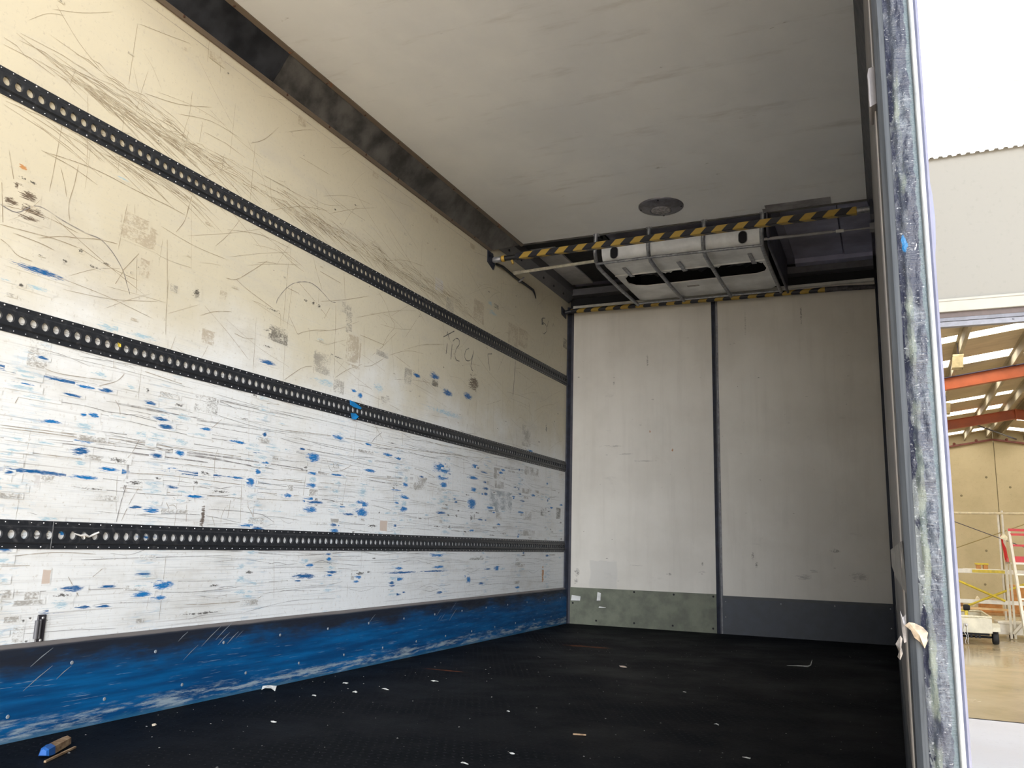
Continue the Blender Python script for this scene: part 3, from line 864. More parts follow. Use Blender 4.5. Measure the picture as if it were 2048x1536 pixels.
# small bolted catch above the kick board
t = thing('wall_catch', (0.0, -4.637, 0.278), 'small black bolted catch standing on the blue kick board near the rear', 'catch')
mb = MB(); mb.box(0.0, 0.006, -4.650, -4.622, 0.272, 0.358)
plate = link('plate', mb, mat('black_catch_paint', (0.03, 0.028, 0.034), 0.4), t, 0.0015)
mb = MB(); mb.tube([(0.010, -4.655, 0.288), (0.010, -4.655, 0.342)], 0.0065, 10); mb.tube([(0.009, -4.643, 0.288), (0.009, -4.643, 0.344)], 0.004, 8)
link('hinge_pin', mb, mat('dark_catch_steel', (0.10, 0.10, 0.11), 0.5, 0.2), t)
for zz in (0.348, 0.282):
    mb = MB(); mb.lathe([(0.005, 0), (0.004, 0.003), (0.0, 0.0035)], (0.006, -4.634, zz), (1, 0, 0), 6)
    sub('bolt', mb, M_steel, plate)

# ------------------------------------------------------------------ floor, right wall, front bulkhead
def floor_mat():
    q = NT('black_chequer_rubber')
    x, y, z = q.sep()
    cx = q.math('MULTIPLY', x, 1/0.030); cy = q.math('MULTIPLY', y, 1/0.030)
    row = q.math('FLOOR', cy)
    sh = q.math('MULTIPLY', q.math('MODULO', q.math('ABSOLUTE', row), 2.0), 0.5)
    fx = q.math('SUBTRACT', q.math('FRACT', q.math('ADD', cx, sh)), 0.5)
    fy = q.math('SUBTRACT', q.math('FRACT', cy), 0.5)
    sg = q.math('MULTIPLY_ADD', q.math('MODULO', q.math('ABSOLUTE', row), 2.0), 2.0, -1.0)
    a = q.math('ADD', fx, q.math('MULTIPLY', fy, sg))
    b = q.math('SUBTRACT', fx, q.math('MULTIPLY', fy, sg))
    d = q.math('ADD', q.math('POWER', q.math('MULTIPLY', a, 2.6), 2.0), q.math('POWER', q.math('MULTIPLY', b, 7.0), 2.0))
    nz = q.noise((2.0, 2.0, 2.0), 5.0, 0.6)
    n2 = q.noise((90, 90, 90), 3.0, 0.6)
    n3 = q.noise((7, 3, 5), 6.0, 0.7, (5, 0, 0))
    c = q.mix(q.rng(n2, 0.35, 0.75), (0.004, 0.005, 0.007), (0.010, 0.011, 0.014))
    c = q.mix(q.rng(n3, 0.60, 0.80, 0.0, 0.25), c, (0.022, 0.022, 0.026))
    c = q.mix(q.math('MULTIPLY', q.rng(d, 1.0, 0.4, 0.0, 0.8), q.rng(nz, 0.46, 0.60)), c, (0.030, 0.031, 0.036))  # worn tread tops lighter, their faint glints put into the colour
    # two rust smears on the rubber
    for (sx, sy, rx, ry) in ((0.66, -1.39, 0.20, 0.05), (0.40, -2.74, 0.16, 0.025)):
        e = q.math('ADD', q.math('POWER', q.math('MULTIPLY', q.math('SUBTRACT', x, sx), 1/rx), 2.0),
                   q.math('POWER', q.math('MULTIPLY', q.math('SUBTRACT', y, sy), 1/ry), 2.0))
        e2 = q.math('ADD', e, q.math('MULTIPLY_ADD', n3, 3.0, -1.3))
        c = q.mix(q.rng(e2, 1.0, 0.1, 0.0, 0.7), c, (0.16, 0.05, 0.02))
    q.color(c)
    q.set(Roughness=q.rng(nz, 0.3, 0.7, 0.50, 0.70))
    q.b.inputs['Specular IOR Level'].default_value = 0.03
    q.bump(q.math('MULTIPLY', q.rng(d, 1.0, 0.5), q.rng(nz, 0.40, 0.56, 0.25, 1.0)), 0.9, 0.005)
    return q.mat
mb = MB(); mb.box(-0.04, 2.46, YR, 0.06, -0.08, 0.0)
struct('floor', mb, floor_mat(), 'black chequered rubber floor of the truck body, with scattered crumbs', 'floor')

def right_mat():
    q = NT('grey_worn_liner')
    n1 = q.noise((20, 0.8, 14), 6.0, 0.65); n2 = q.noise((6, 2, 3), 5.0, 0.6, (3, 3, 3))
    c = q.mix(q.rng(n1, 0.3, 0.7), (0.56, 0.56, 0.57), (0.72, 0.71, 0.70))
    c = q.mix(q.rng(n2, 0.55, 0.75, 0.0, 0.6), c, (0.20, 0.20, 0.22))
    q.color(c); q.set(Roughness=0.5)
    return q.mat
mb = MB(); mb.box(2.420, 2.478, YR+0.055, 0.08, -0.08, 2.80)
M_right = right_mat()
mb.box(2.4185, 2.420, YR+0.056, -1.6, 0.0, 2.574, 1)  # added thin dark sheet, tones down the strongly lit wall near the post
struct('wall_right', mb, [M_right, mat('grey_dimming_sheet', (0.20, 0.195, 0.20), 0.5, 0.0, 0.3, 12, 0.1, (1, 1, 0.25))], 'dim grey liner of the right load wall seen edge-on', 'wall')

mb = MB()
mb.prism([(2.420, 0.0), (2.414, 0.0), (2.414, 0.262), (2.418, 0.278), (2.420, 0.278)], 'y', YR+0.06, -0.03)
struct('baseboard_right', mb, mat('dark_navy_board', (0.018, 0.022, 0.034), 0.5, 0, 0.3, 8), 'dark kick board along the foot of the right wall', 'kick board')

def back_color(q):
    x, y, z = q.sep()
    n1 = q.noise((1.4, 1.4, 1.4), 5.0, 0.6); n2 = q.noise((12, 1, 1.0), 5.0, 0.65, (1, 0, 6)); n3 = q.noise((3.5, 1, 9), 6.0, 0.7, (7, 0, 2))
    c = q.mix(q.rng(n1, 0.35, 0.65), (0.56, 0.53, 0.475), (0.64, 0.61, 0.555))
    c = q.mix(q.rng(n2, 0.45, 0.8, 0.0, 0.25), c, (0.38, 0.35, 0.31))
    c = q.mix(q.rng(n3, 0.60, 0.80, 0.0, 0.45), c, (0.28, 0.26, 0.24))
    return c
def back_mat():
    q = NT('dull_white_bulkhead'); q.color(back_color(q)); q.set(Roughness=0.5)
    q.bump(q.noise((60, 60, 60), 2.0), 0.05, 0.002)
    return q.mat
M_back = back_mat()
BM = {'d': mark_mat('bulkhead_dark_scuff', (0.12, 0.11, 0.10), 0.56, 60, 120, 0.8, base=back_color),
      'h': mark_mat('bulkhead_square_stain', (0.46, 0.45, 0.43), 0.12, 4, 4, 0.45, base=back_color, det=2.0, rect=True),
      'o': mark_mat('bulkhead_rust', (0.35, 0.14, 0.04), 0.44, base=back_color),
      'g': mark_mat('bulkhead_grey_scuff', (0.30, 0.28, 0.26), 0.56, 20, 160, 0.7, base=back_color)}
wb = MB()
wb.box(-0.08, 2.478, 0.0, 0.08, -0.08, 2.60)
bk = 'dhog'
sb = 0
def back_mark(k, x, z, dx, dz):
    global sb
    sb += 1
    Y = -0.0010 - sb*4e-6
    wb.quad([(x-dx, Y, z-dz), (x+dx, Y, z-dz), (x+dx, Y, z+dz), (x-dx, Y, z+dz)], 1+bk.index(k), [(0, 0), (1, 0), (1, 1), (0, 1)])
for k, x, z, dx, dz in [('h', 0.315, 0.39, 0.128, 0.125), ('d', 0.848, 0.411, 0.028, 0.014), ('d', 0.682, 2.10, 0.012, 0.09), ('d', 0.399, 1.93, 0.01, 0.03),
    ('g', 0.66, 1.285, 0.16, 0.010), ('g', 0.51, 1.344, 0.10, 0.012), ('g', 0.40, 1.41, 0.16, 0.012), ('d', 1.10, 0.50, 0.014, 0.022), ('o', 0.88, 1.368, 0.010, 0.016),
    ('d', 1.473, 0.569, 0.016, 0.05), ('d', 1.497, 0.505, 0.016, 0.04), ('g', 1.90, 0.474, 0.06, 0.02), ('d', 1.54, 1.129, 0.010, 0.010), ('g', 1.83, 0.43, 0.08, 0.03),
    ('g', 1.462, 2.35, 0.012, 0.16), ('d', 1.877, 2.38, 0.011, 0.125), ('d', 0.10, 0.40, 0.035, 0.05), ('d', 0.09, 0.33, 0.03, 0.03), ('g', 0.60, 0.47, 0.08, 0.008), ('g', 1.10, 0.44, 0.05, 0.008),
    ('o', 0.70, 1.52, 0.008, 0.012), ('d', 2.05, 0.62, 0.05, 0.02), ('g', 2.2, 0.45, 0.1, 0.05)]:
    back_mark(k, x, z, dx, dz)
for i in range(46):
    back_mark(rnd.choice('dggg'), rnd.uniform(0.08, 2.35), rnd.uniform(0.32, 2.3), rnd.uniform(0.004, 0.02), rnd.uniform(0.003, 0.010))
struct('wall_back', wb, [M_back]+[BM[k] for k in bk], 'dull white front bulkhead of two panels under the cooling unit', 'wall')

mb = MB()
mb.box(0.044, 1.204, -0.010, 0.0, 0.0, 0.282)
for x, z in ((0.571, 0.268), (0.264, 0.035), (0.571, 0.035), (0.871, 0.035), (0.881, 0.264), (1.179, 0.264), (1.174, 0.033), (0.068, 0.16)):
    mb.lathe([(0.008, 0), (0.006, 0.001), (0, 0.001)], (x, -0.010, z), (0, -1, 0), 8, 1)
for x0, x1, z0, z1 in ((0.052, 0.133, 0.179, 0.222), (0.268, 0.302, 0.188, 0.255), (0.284, 0.345, 0.134, 0.146)):
    mb.add([(x0, -0.0106, z0), (x1-0.004, -0.0106, z0+0.002), (x1, -0.0106, z1-0.008), (x0+0.006, -0.0106, z1)], [(0, 1, 2, 3)], 2)
struct('baseboard_back', mb, [mat('olive_grey_board', (0.135, 0.145, 0.105), 0.55, 0, 0.2, 8), M_void, mat('white_tape', (0.62, 0.62, 0.60), 0.5)],
       'olive grey kick plate under the left bulkhead panel, bits of white tape on it', 'kick plate')
mb = MB()
mb.box(1.246, 2.402, -0.010, 0.0, 0.0, 0.272)
mb.box(1.246, 2.402, -0.013, 0.0, 0.254, 0.274, 2)
for x, z in ((1.27, 0.232), (1.662, 0.235), (2.026, 0.24), (1.267, 0.121), (2.384, 0.24), (2.383, 0.11)):
    mb.lathe([(0.005, 0), (0.004, 0.002), (0, 0.002)], (x, -0.013 if z > .22 else -0.010, z), (0, -1, 0), 8, 1)
struct('baseboard_back_wide', mb, [mat('slate_blue_board', (0.045, 0.052, 0.066), 0.5, 0, 0.15, 8), M_steel, mat('slate_lip', (0.05, 0.055, 0.06), 0.5)],
       'slate blue kick plate under the right bulkhead panel', 'kick plate')

# upright trims on the bulkhead
mb = MB()
mb.prism([(1.202, 0), (1.202, -0.012), (1.228, -0.020), (1.236, -0.020), (1.236, 0)], 'z', 0.0, 2.60)
mb.prism([(1.236, 0), (1.236, -0.016), (1.249, -0.008), (1.249, 0)], 'z', 0.0, 2.60, 1)
struct('trim_1', mb, [M_navytrim, M_alu], 'black upright joint strip between the two bulkhead panels', 'trim')
mb = MB()
mb.prism([(0.0, 0), (0.0, -0.045), (0.012, -0.045), (0.030, -0.020), (0.030, 0)], 'z', 0.0, 2.60)
mb.prism([(0.030, 0), (0.030, -0.018), (0.044, -0.006), (0.044, 0)], 'z', 0.0, 2.60, 1)
struct('trim_2', mb, [M_navytrim, mat('dark_alu', (0.10, 0.10, 0.12), 0.4, 0.4)], 'black corner strip where the left wall meets the bulkhead', 'trim')
mb = MB()
mb.prism([(2.401, 0), (2.401, -0.018), (2.420, -0.030), (2.420, 0)], 'z', 0.0, 2.60)
struct('trim_3', mb, [M_navytrim], 'black corner strip where the right wall meets the bulkhead', 'trim')

# ------------------------------------------------------------------ ceiling, coves and the raised bay over the cooling unit
def ceil_mat():
    q = NT('stained_ceiling_liner')
    n1 = q.noise((1.3, 1.0, 1), 6.0, 0.62); n2 = q.noise((2.0, 9, 1), 5.0, 0.65, (4, 4, 0)); n3 = q.noise((40, 40, 1), 3.0)
    c = q.mix(q.rng(n1, 0.32, 0.68), (0.76, 0.78, 0.82), (0.87, 0.885, 0.91))
    c = q.mix(q.rng(n2, 0.55, 0.78, 0.0, 0.35), c, (0.38, 0.35, 0.32))
    n4 = q.noise((5, 12, 1), 4.0, 0.7, (2, 9, 0))
    c = q.mix(q.rng(n4, 0.70, 0.76, 0.0, 0.6), c, (0.22, 0.20, 0.19))
    q.color(c); q.set(Roughness=q.rng(n1, 0.3, 0.7, 0.30, 0.48)); q.bump(n3, 0.04, 0.002)
    return q.mat
H = 2.72
mb = MB(); mb.box(0.06, 2.40, YR, -1.275, H, 2.82)
mb.box(0.10, 2.385, -1.288, -1.268, H-0.006, H+0.03, 1)
mb.box(1.80, 2.185, -1.40, -1.292, H-0.0015, H+0.01, 2); mb.box(1.78, 2.0, -1.345, -1.29, H-0.002, H+0.01, 2)
M_ceil = ceil_mat()
struct('ceiling', mb, [M_ceil, M_greytrim, mat('grey_ceiling_patch', (0.30, 0.29, 0.31), 0.5, 0, 0.3, 8)], 'stained white ceiling of the load box with one round lamp', 'ceiling')
mb = MB()
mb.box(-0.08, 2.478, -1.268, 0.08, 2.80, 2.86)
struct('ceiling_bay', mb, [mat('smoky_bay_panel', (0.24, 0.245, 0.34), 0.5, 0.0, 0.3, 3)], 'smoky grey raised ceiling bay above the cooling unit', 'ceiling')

sh = lambda p: 0.0
def cove(ya, yb, mats, slant):
    mb = MB()
    # chamfer from wall (0,2.574) to ceiling (0.10,2.72); front end cut on a slant
    f = (lambda p: -0.33*(2.72-p[1])/0.146*1.0) if slant else None
    mb.prism([(0.0, 2.574), (0.010, 2.572), (0.016, 2.584), (0.016, 2.592), (0.0, 2.592)], 'y', ya, yb, 1, f)
    mb.prism([(0.0, 2.592), (0.016, 2.590), (0.100, 2.712), (0.100, 2.72), (0.0, 2.80)], 'y', ya, yb, 0, f)
    mb.prism([(0.092, 2.712), (0.100, 2.706), (0.118, 2.714), (0.118, 2.7205), (0.096, 2.7205)], 'y', ya, yb, 1, f if False else None)
    for k in range(12):
        y = ya+0.10+0.317*k
        if y > yb-0.35: break
        mb.lathe([(0.007, 0), (0.005, 0.004), (0, 0.005)], (0.013, y, 2.584), (0.9, 0, -0.4), 8, 2)
        mb.lathe([(0.006, 0), (0.004, 0.003), (0, 0.004)], (0.105, y+0.16, 2.709), (0.4, 0, -0.9), 8, 2)
    return mb
M_lip = NT('tan_lip_with_rust')
_n = M_lip.noise((9, 5.5, 9), 4.0, 0.7)
M_lip.color(M_lip.mix(M_lip.rng(_n, 0.62, 0.70, 0.0, 0.9), (0.13, 0.10, 0.075), (0.22, 0.07, 0.015)))
M_lip.set(Roughness=0.55)
M_rustbolt = mat('rusty_bolt', (0.06, 0.025, 0.012), 0.7)
struct('trim_4', cove(YR, -3.85, None, False), [M_darktrim, M_lip.mat, M_rustbolt], 'near dark slate cove strip between left wall and ceiling', 'cove')
struct('trim_5', cove(-3.848, -1.275, None, True), [M_greytrim, M_lip.mat, M_rustbolt], 'far smoked grey cove strip ending in a slanted cut at the hazard bar', 'cove')
mb = MB(); mb.prism([(2.420, 2.574), (2.384, 2.715), (2.384, 2.80), (2.420, 2.80)], 'y', YR+0.055, -1.275)
struct('trim_6', mb, [M_navytrim], 'navy black cove strip between right wall and ceiling', 'cove')
# smaller angle strips in the bay
mb = MB()
mb.prism([(0.0, 2.642), (0.004, 2.640), (0.058, 2.704), (0.058, 2.80), (0.0, 2.80)], 'y', -1.50, -0.02)
for k in range(6):
    mb.box(0.028, 0.034, -1.34+0.22*k, -1.325+0.22*k, 2.660, 2.678, 1)
struct('trim_7', mb, [mat('grey_angle_strip', (0.10, 0.10, 0.11), 0.45, 0.2), M_void], 'grey slotted angle strip along the wall top inside the bay', 'trim')
mb = MB()
mb.box(0.058, 0.245, -1.26, -0.10, 2.775, 2.80)
mb.box(0.058, 0.64, -1.265, -1.06, 2.76, 2.80, 1)  # black strip paints the shade seen above the striped bar
struct('trim_8', mb, [mat('bay_grey_sheet', (0.42, 0.42, 0.44), 0.5, 0.0, 0.2, 4), M_void], 'pale grey ceiling sheet in the bay with a black strip painting the shade above the bar', 'panel', bevel=0.002)
mb = MB()
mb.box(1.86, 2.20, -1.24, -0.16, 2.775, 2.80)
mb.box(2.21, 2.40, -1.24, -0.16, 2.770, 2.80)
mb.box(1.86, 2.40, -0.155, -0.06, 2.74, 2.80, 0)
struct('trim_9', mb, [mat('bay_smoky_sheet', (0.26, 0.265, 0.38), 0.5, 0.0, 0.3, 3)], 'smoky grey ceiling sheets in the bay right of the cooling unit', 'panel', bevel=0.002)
mb = MB(); mb.box(0.25, 0.66, -1.09, -0.10, 2.785, 2.80)  # black strip paints the shade beside the cooling unit
struct('trim_10', mb, [M_void], 'black strip of painted shade left of the cooling unit', 'shade strip')
# head of the bulkhead: cap, dark slot, beam
mb = MB()
mb.box(0.044, 2.40, -0.030, 0.02, 2.588, 2.612)
struct('trim_11', mb, [mat('cream_cap_strip', (0.52, 0.52, 0.50), 0.45, 0.1)], 'pale cap strip along the top edge of the bulkhead', 'trim', bevel=0.003)
mb = MB()
mb.box(0.0, 2.42, 0.03, 0.08, 2.60, 2.80, 1)
mb.box(0.03, 2.40, -0.075, 0.02, 2.690, 2.745, 0)
struct('trim_12', mb, [mat('sooty_beam', (0.10, 0.10, 0.115), 0.5, 0.1), M_void], 'grey cross beam over the dark slot at the bulkhead top', 'beam')

# ------------------------------------------------------------------ round lamp in the ceiling
lx, ly = 1.2, -1.61
t = thing('ceiling_lamp', (lx, ly, H), 'round grey lamp with ribbed lens set in the stained ceiling', 'lamp')
mb = MB(); mb.lathe([(0.140, 0.0), (0.140, 0.006), (0.132, 0.012), (0.075, 0.030), (0.066, 0.030), (0.060, 0.022)], (lx, ly, H+0.001), (0, 0, -1), 40)
bezel = link('bezel', mb, mat('lamp_bezel_grey', (0.14, 0.14, 0.17), 0.35, 0.3, 0.25, 20), t)
mb = MB(); mb.lathe([(0.064, 0.018)] + [(0.062-0.006*i, 0.030+(0.0025 if i % 2 else 0)+0.0008*i) for i in range(10)] + [(0.0, 0.040)], (lx, ly, H), (0, 0, -1), 40)
link('lens', mb, mat('ribbed_lens', (0.25, 0.245, 0.27), 0.25, 0.0, 0.1, 60), t)
for a in (0.1, 1.67, 3.24, 4.81):
    mb = MB(); mb.lathe([(0.007, 0), (0.005, 0.004), (0, 0.005)], (lx+0.125*math.cos(a), ly+0.125*math.sin(a), H-0.012), (0, 0, -1), 8)
    sub('screw', mb, M_void, bezel)

# ------------------------------------------------------------------ hazard-striped tubes
def hazard_mat(name, period, y_c, z_c, hs):
    q = NT(name)
    x, y, z = q.sep()
    u = q.math('MULTIPLY', q.math('ADD', x, q.math('MULTIPLY', q.math('SUBTRACT', z, z_c), -hs)), 1/period)
    u = q.math('ADD', u, q.math('MULTIPLY', q.math('SUBTRACT', y, y_c), -hs/period))
    nz = q.noise((60, 60, 60), 4.0, 0.6)
    f = q.math('FRACT', q.math('MULTIPLY_ADD', nz, 0.03, u))
    c = q.mix(q.rng(f, 0.495, 0.505), (0.38, 0.25, 0.045), (0.010, 0.011, 0.018))
    c = q.mix(q.rng(nz, 0.58, 0.8, 0.0, 0.5), c, (0.03, 0.03, 0.035))
    q.color(c); q.set(Roughness=q.rng(nz, 0.3, 0.7, 0.36, 0.55))
    return q.mat
t = thing('hazard_bar', (1.2, -1.53, 2.535), 'nearer yellow and black striped bar across the ceiling edge before the cooling unit', 'hazard bar', 'hazard striped bars round the cooling unit')
mb = MB(); mb.beam((0.17, -1.53, 2.537), (2.33, -1.53, 2.558), 0.040, 0.042)
link('striped_tube', mb, hazard_mat('hazard_tape_front', 0.128, -1.53, 2.55, 1.0), t, 0.004)
mb = MB(); mb.tube([(0.06, -1.545, 2.528), (0.19, -1.53, 2.535)], 0.018, 12)
link('inner_rod', mb, M_black, t)
mb = MB(); mb.lathe([(0.0, 0), (0.016, 0.002), (0.021, 0.012), (0.021, 0.062), (0.018, 0.064)], (0.008, -1.552, 2.522), (1, 0.09, 0.06), 14)
link('end_cap', mb, M_alu, t)
mb = MB(); mb.lathe([(0.0215, 0), (0.0225, 0.003), (0.0225, 0.020), (0.0215, 0.022)], (0.075, -1.546, 2.527), (1, 0.09, 0.06), 14)
link('tape_ring', mb, mat('yellow_tape', (0.5, 0.31, 0.05), 0.45), t)
mb = MB(); mb.tube([(2.32, -1.53, 2.556), (2.405, -1.53, 2.558)], 0.018, 12)
link('inner_rod', mb, M_galv, t)
mb = MB(); mb.box(2.398, 2.420, -1.575, -1.485, 2.51, 2.60)
link('wall_bracket', mb, M_navytrim, t, 0.003)
mb = MB(); mb.prism([(-1.625, 2.572), (-1.620, 2.492), (-1.530, 2.462), (-1.510, 2.50), (-1.545, 2.572)], 'x', 0.0, 0.008)
mb.box(0.0, 0.012, -1.60, -1.54, 2.49, 2.53)
link('wall_bracket', mb, M_navytrim, t)
mb = MB(); mb.tube([(0.145, -1.535, 2.512), (0.155, -1.535, 2.486)], 0.009, 8)
link('clip', mb, mat('yellow_tape_clip', (0.45, 0.30, 0.07), 0.45), t)

t = thing('hazard_bar', (1.2, -0.105, 2.53), 'farther yellow and black striped bar along the top of the bulkhead', 'hazard bar', 'hazard striped bars round the cooling unit')
mb = MB(); mb.tube([(0.055, -0.105, 2.545), (2.06, -0.105, 2.53)], 0.0195, 16)
link('striped_tube', mb, hazard_mat('hazard_tape_back', 0.128, -0.1, 2.53, 1.15), t)
mb = MB(); mb.tube([(2.06, -0.105, 2.53), (2.17, -0.100, 2.531), (2.30, -0.100, 2.524), (2.405, -0.100, 2.520)], [0.0215, 0.020, 0.019, 0.018], 12)
link('torn_end', mb, mat('torn_dark_tape', (0.05, 0.045, 0.05), 0.6, 0, 0.5, 30), t)
mb = MB(); mb.tube([(0.004, -0.125, 2.533), (0.058, -0.107, 2.545)], 0.017, 12)
link('inner_rod', mb, M_navytrim, t)
mb = MB(); mb.prism([(-0.205, 2.566), (-0.195, 2.500), (-0.10, 2.484), (-0.095, 2.545)], 'x', 0.0, 0.012)
link('wall_bracket', mb, M_navytrim, t, 0.003)

# ------------------------------------------------------------------ guard cage
t = thing('guard_cage', (1.2, -0.7, 2.53), 'galvanised tube cage wrapped round the white cooling unit', 'guard cage')
HX = [0.652, 1.025, 1.392, 1.762]
for i, hx in enumerate(HX):
    mb = MB()
    pts = [(hx+0.015, -1.292, 2.735), (hx+0.010, -1.290, 2.66), (hx, -1.272, 2.60), (hx-0.004, -1.235, 2.548), (hx-0.006, -1.18, 2.522), (hx-0.008, -1.05, 2.520),
           (hx-0.010, -0.60, 2.522), (hx-0.012, -0.130, 2.540)]
    mb.tube([p for p in pts], 0.0135, 10)
    mb.box(hx-0.006, hx+0.034, -1.300, -1.262, 2.712, 2.728)
    link('hoop', mb, M_galv, t)
mb = MB(); mb.tube([(HX[0]-0.002, -1.222, 2.530), (HX[1]-0.004, -1.222, 2.5335), (HX[3]-0.004, -1.222, 2.527)], 0.0095, 10)
link('front_rail', mb, M_galv, t)
mb = MB(); mb.tube([(HX[0]-0.012, -0.16, 2.540), (HX[3]-0.012, -0.16, 2.536)], 0.008, 8)
link('rear_rail', mb, M_galv, t)
mb = MB(); mb.tube([(0.022, -1.215, 2.536), (0.645, -1.23, 2.549)], 0.0115, 10)
mb.tube([(0.018, -1.214, 2.536), (0.075, -1.216, 2.538)], 0.0150, 10)
o = link('stay_rod', mb, mat('cream_painted_rod', (0.55, 0.54, 0.48), 0.45, 0, 0.15, 30), t); o['label'] = 'cream painted stay rod'
mb = MB(); mb.tube([(1.762, -1.235, 2.561), (2.18, -1.225, 2.560)], 0.0105, 10); mb.tube([(2.18, -1.225, 2.560), (2.405, -1.22, 2.558)], 0.006, 8)
mb.tube([(2.20, -1.225, 2.560), (2.245, -1.225, 2.560)], 0.0115, 10, 1)
mb.box(2.392, 2.42, -1.25, -1.19, 2.54, 2.58)
link('stay_rod', mb, [mat('grey_stay_rod', (0.26, 0.26, 0.28), 0.45, 0.2), mat('white_tape_wrap', (0.6, 0.6, 0.6), 0.5)], t)
mb = MB()                                        # dark side sheet on the right flank
mb.prism([(-1.26, 2.60), (-1.20, 2.535), (-0.12, 2.535), (-0.12, 2.79), (-1.24, 2.79)], 'x', 1.796, 1.800)
mb.tube([(1.80, -1.285, 2.73), (1.80, -1.27, 2.60), (1.80, -1.2, 2.525), (1.80, -0.12, 2.532)], 0.010, 8)
link('side_sheet', mb, mat('dark_side_sheet', (0.05, 0.05, 0.07), 0.45, 0.2, 0.3, 10), t)

# ------------------------------------------------------------------ cooling unit
ux0, ux1 = 0.672, 1.755
t = thing('cooling_unit', (1.21, -0.7, 2.56), 'white ceiling cooling unit with curved front and three fan openings', 'cooling unit')
M_unit = mat('unit_white', (0.80, 0.81, 0.82), 0.40, 0, 0.12, 5)
def stadium(cx, cz, w, h, n=8):
    pts = []
    for k in range(n+1): a = math.pi*k/n; pts.append((cx+w/2*math.cos(a), cz+(h-w)/2+w/2*math.sin(a)))
    for k in range(n+1): a = math.pi+math.pi*k/n; pts.append((cx+w/2*math.cos(a), cz-(h-w)/2+w/2*math.sin(a)))
    return pts
# curved fascia: swept profile (y, z)
prof = [(-1.00, 2.705), (-1.13, 2.700), (-1.165, 2.688), (-1.180, 2.67), (-1.186, 2.65), (-1.180, 2.605), (-1.160, 2.572), (-1.125, 2.554), (-1.07, 2.550), (-0.86, 2.556)]
mb = MB()
xs = [ux0+(ux1-ux0)*k/24 for k in range(25)]
vs = [(x, p[0], p[1]) for x in xs for p in prof]
n = len(prof)
mb.add(vs, [(i*n+k, i*n+k+1, (i+1)*n+k+1, (i+1)*n+k) for i in range(24) for k in range(n-1)], 0, True)
for x in (ux0, ux1):
    mb.add([(x, p[0], p[1]) for p in prof]+[(x, -0.86, 2.705)], [tuple(range(n+1))], 0)
mb.box(ux0, ux1, -0.862, -0.852, 2.548, 2.566)
fascia = link('fascia', mb, M_unit, t)
for cx in (0.764, 1.633):
    mb = MB()
    o_ = stadium(cx, 2.609, 0.052, 0.084)
    mb.add([(x, -1.1885, z) for x, z in o_], [tuple(range(len(o_)))], 0)
    i_ = stadium(cx, 2.609, 0.060, 0.092)
    m_ = len(o_)
    mb.add([(x, -1.189, z) for x, z in o_]+[(x, -1.1875, z) for x, z in i_], [(k, (k+1) % m_, m_+(k+1) % m_, m_+k) for k in range(m_)], 1)
    o = sub('air_slot', mb, [M_void, mat('slot_rim', (0.35, 0.36, 0.37), 0.4)], fascia); o['label'] = 'black oval slot in the curved front'
# bottom panel with a lobed opening: polygon ring
yf, yb_ = -0.852, -0.145
zP = 2.566
outer = [(ux0-0.01, yf), (ux1-0.005, yf), (ux1-0.03, yb_-0.06), (ux1-0.07, yb_), (ux0+0.01, yb_), (ux0-0.005, yb_-0.03)]
lob = []
for cx in (0.875, 1.205, 1.545):
    for k in range(11):
        a = math.pi - math.pi*k/10
        yy_ = -0.665 - 0.175*max(math.sin(a), 0)**0.55*1.0
        lob.append((cx+0.155*math.cos(a), yy_ if 0 < k < 10 else -0.775))
lob.append((1.712, -0.63)); lob.append((1.69, -0.56)); lob.append((1.63, -0.525))
lob.append((0.81, -0.505)); lob.append((0.74, -0.535)); lob.append((0.702, -0.60)); lob.append((0.702, -0.66))
import bmesh
def plate_with_hole(outer, hole, z, th):
    bm = bmesh.new()
    ed = []
    for poly in (outer, hole):
        vv = [bm.verts.new((x, y, z)) for x, y in poly]
        ed += [bm.edges.new((vv[i], vv[(i+1) % len(vv)])) for i in range(len(vv))]
    bmesh.ops.triangle_fill(bm, use_beauty=True, edges=ed)
    r = bmesh.ops.extrude_face_region(bm, geom=bm.faces[:])
    for v_ in [g for g in r['geom'] if isinstance(g, bmesh.types.BMVert)]: v_.co.z += th
    bmesh.ops.recalc_face_normals(bm, faces=bm.faces[:])
    bm.verts.index_update()
    mb = MB(); mb.add([v.co[:] for v in bm.verts], [[v.index for v in f.verts] for f in bm.faces])
    bm.free()
    return mb
mb = plate_with_hole(outer, lob, zP, 0.010)
bottom = link('bottom_panel', mb, M_unit, t)
mb = MB()
mb.box(ux0, ux1-0.02, -0.85, -0.14, 2.780, 2.798)
mb.box(ux0-0.004, ux0, -0.85, -0.14, 2.576, 2.79); mb.box(ux1-0.02, ux1-0.016, -0.85, -0.14, 2.576, 2.79)
mb.box(ux0, ux1-0.02, -0.152, -0.14, 2.576, 2.79)
link('casing', mb, M_void, t)
for x in (0.787, 1.173, 1.651):
    mb = MB(); mb.box(x-0.013, x+0.013, -1.03, -0.835, 2.5445, 2.5495); mb.box(x-0.016, x+0.016, -0.86, -0.80, 2.552, 2.5655)
    link('strap', mb, M_galv, t)
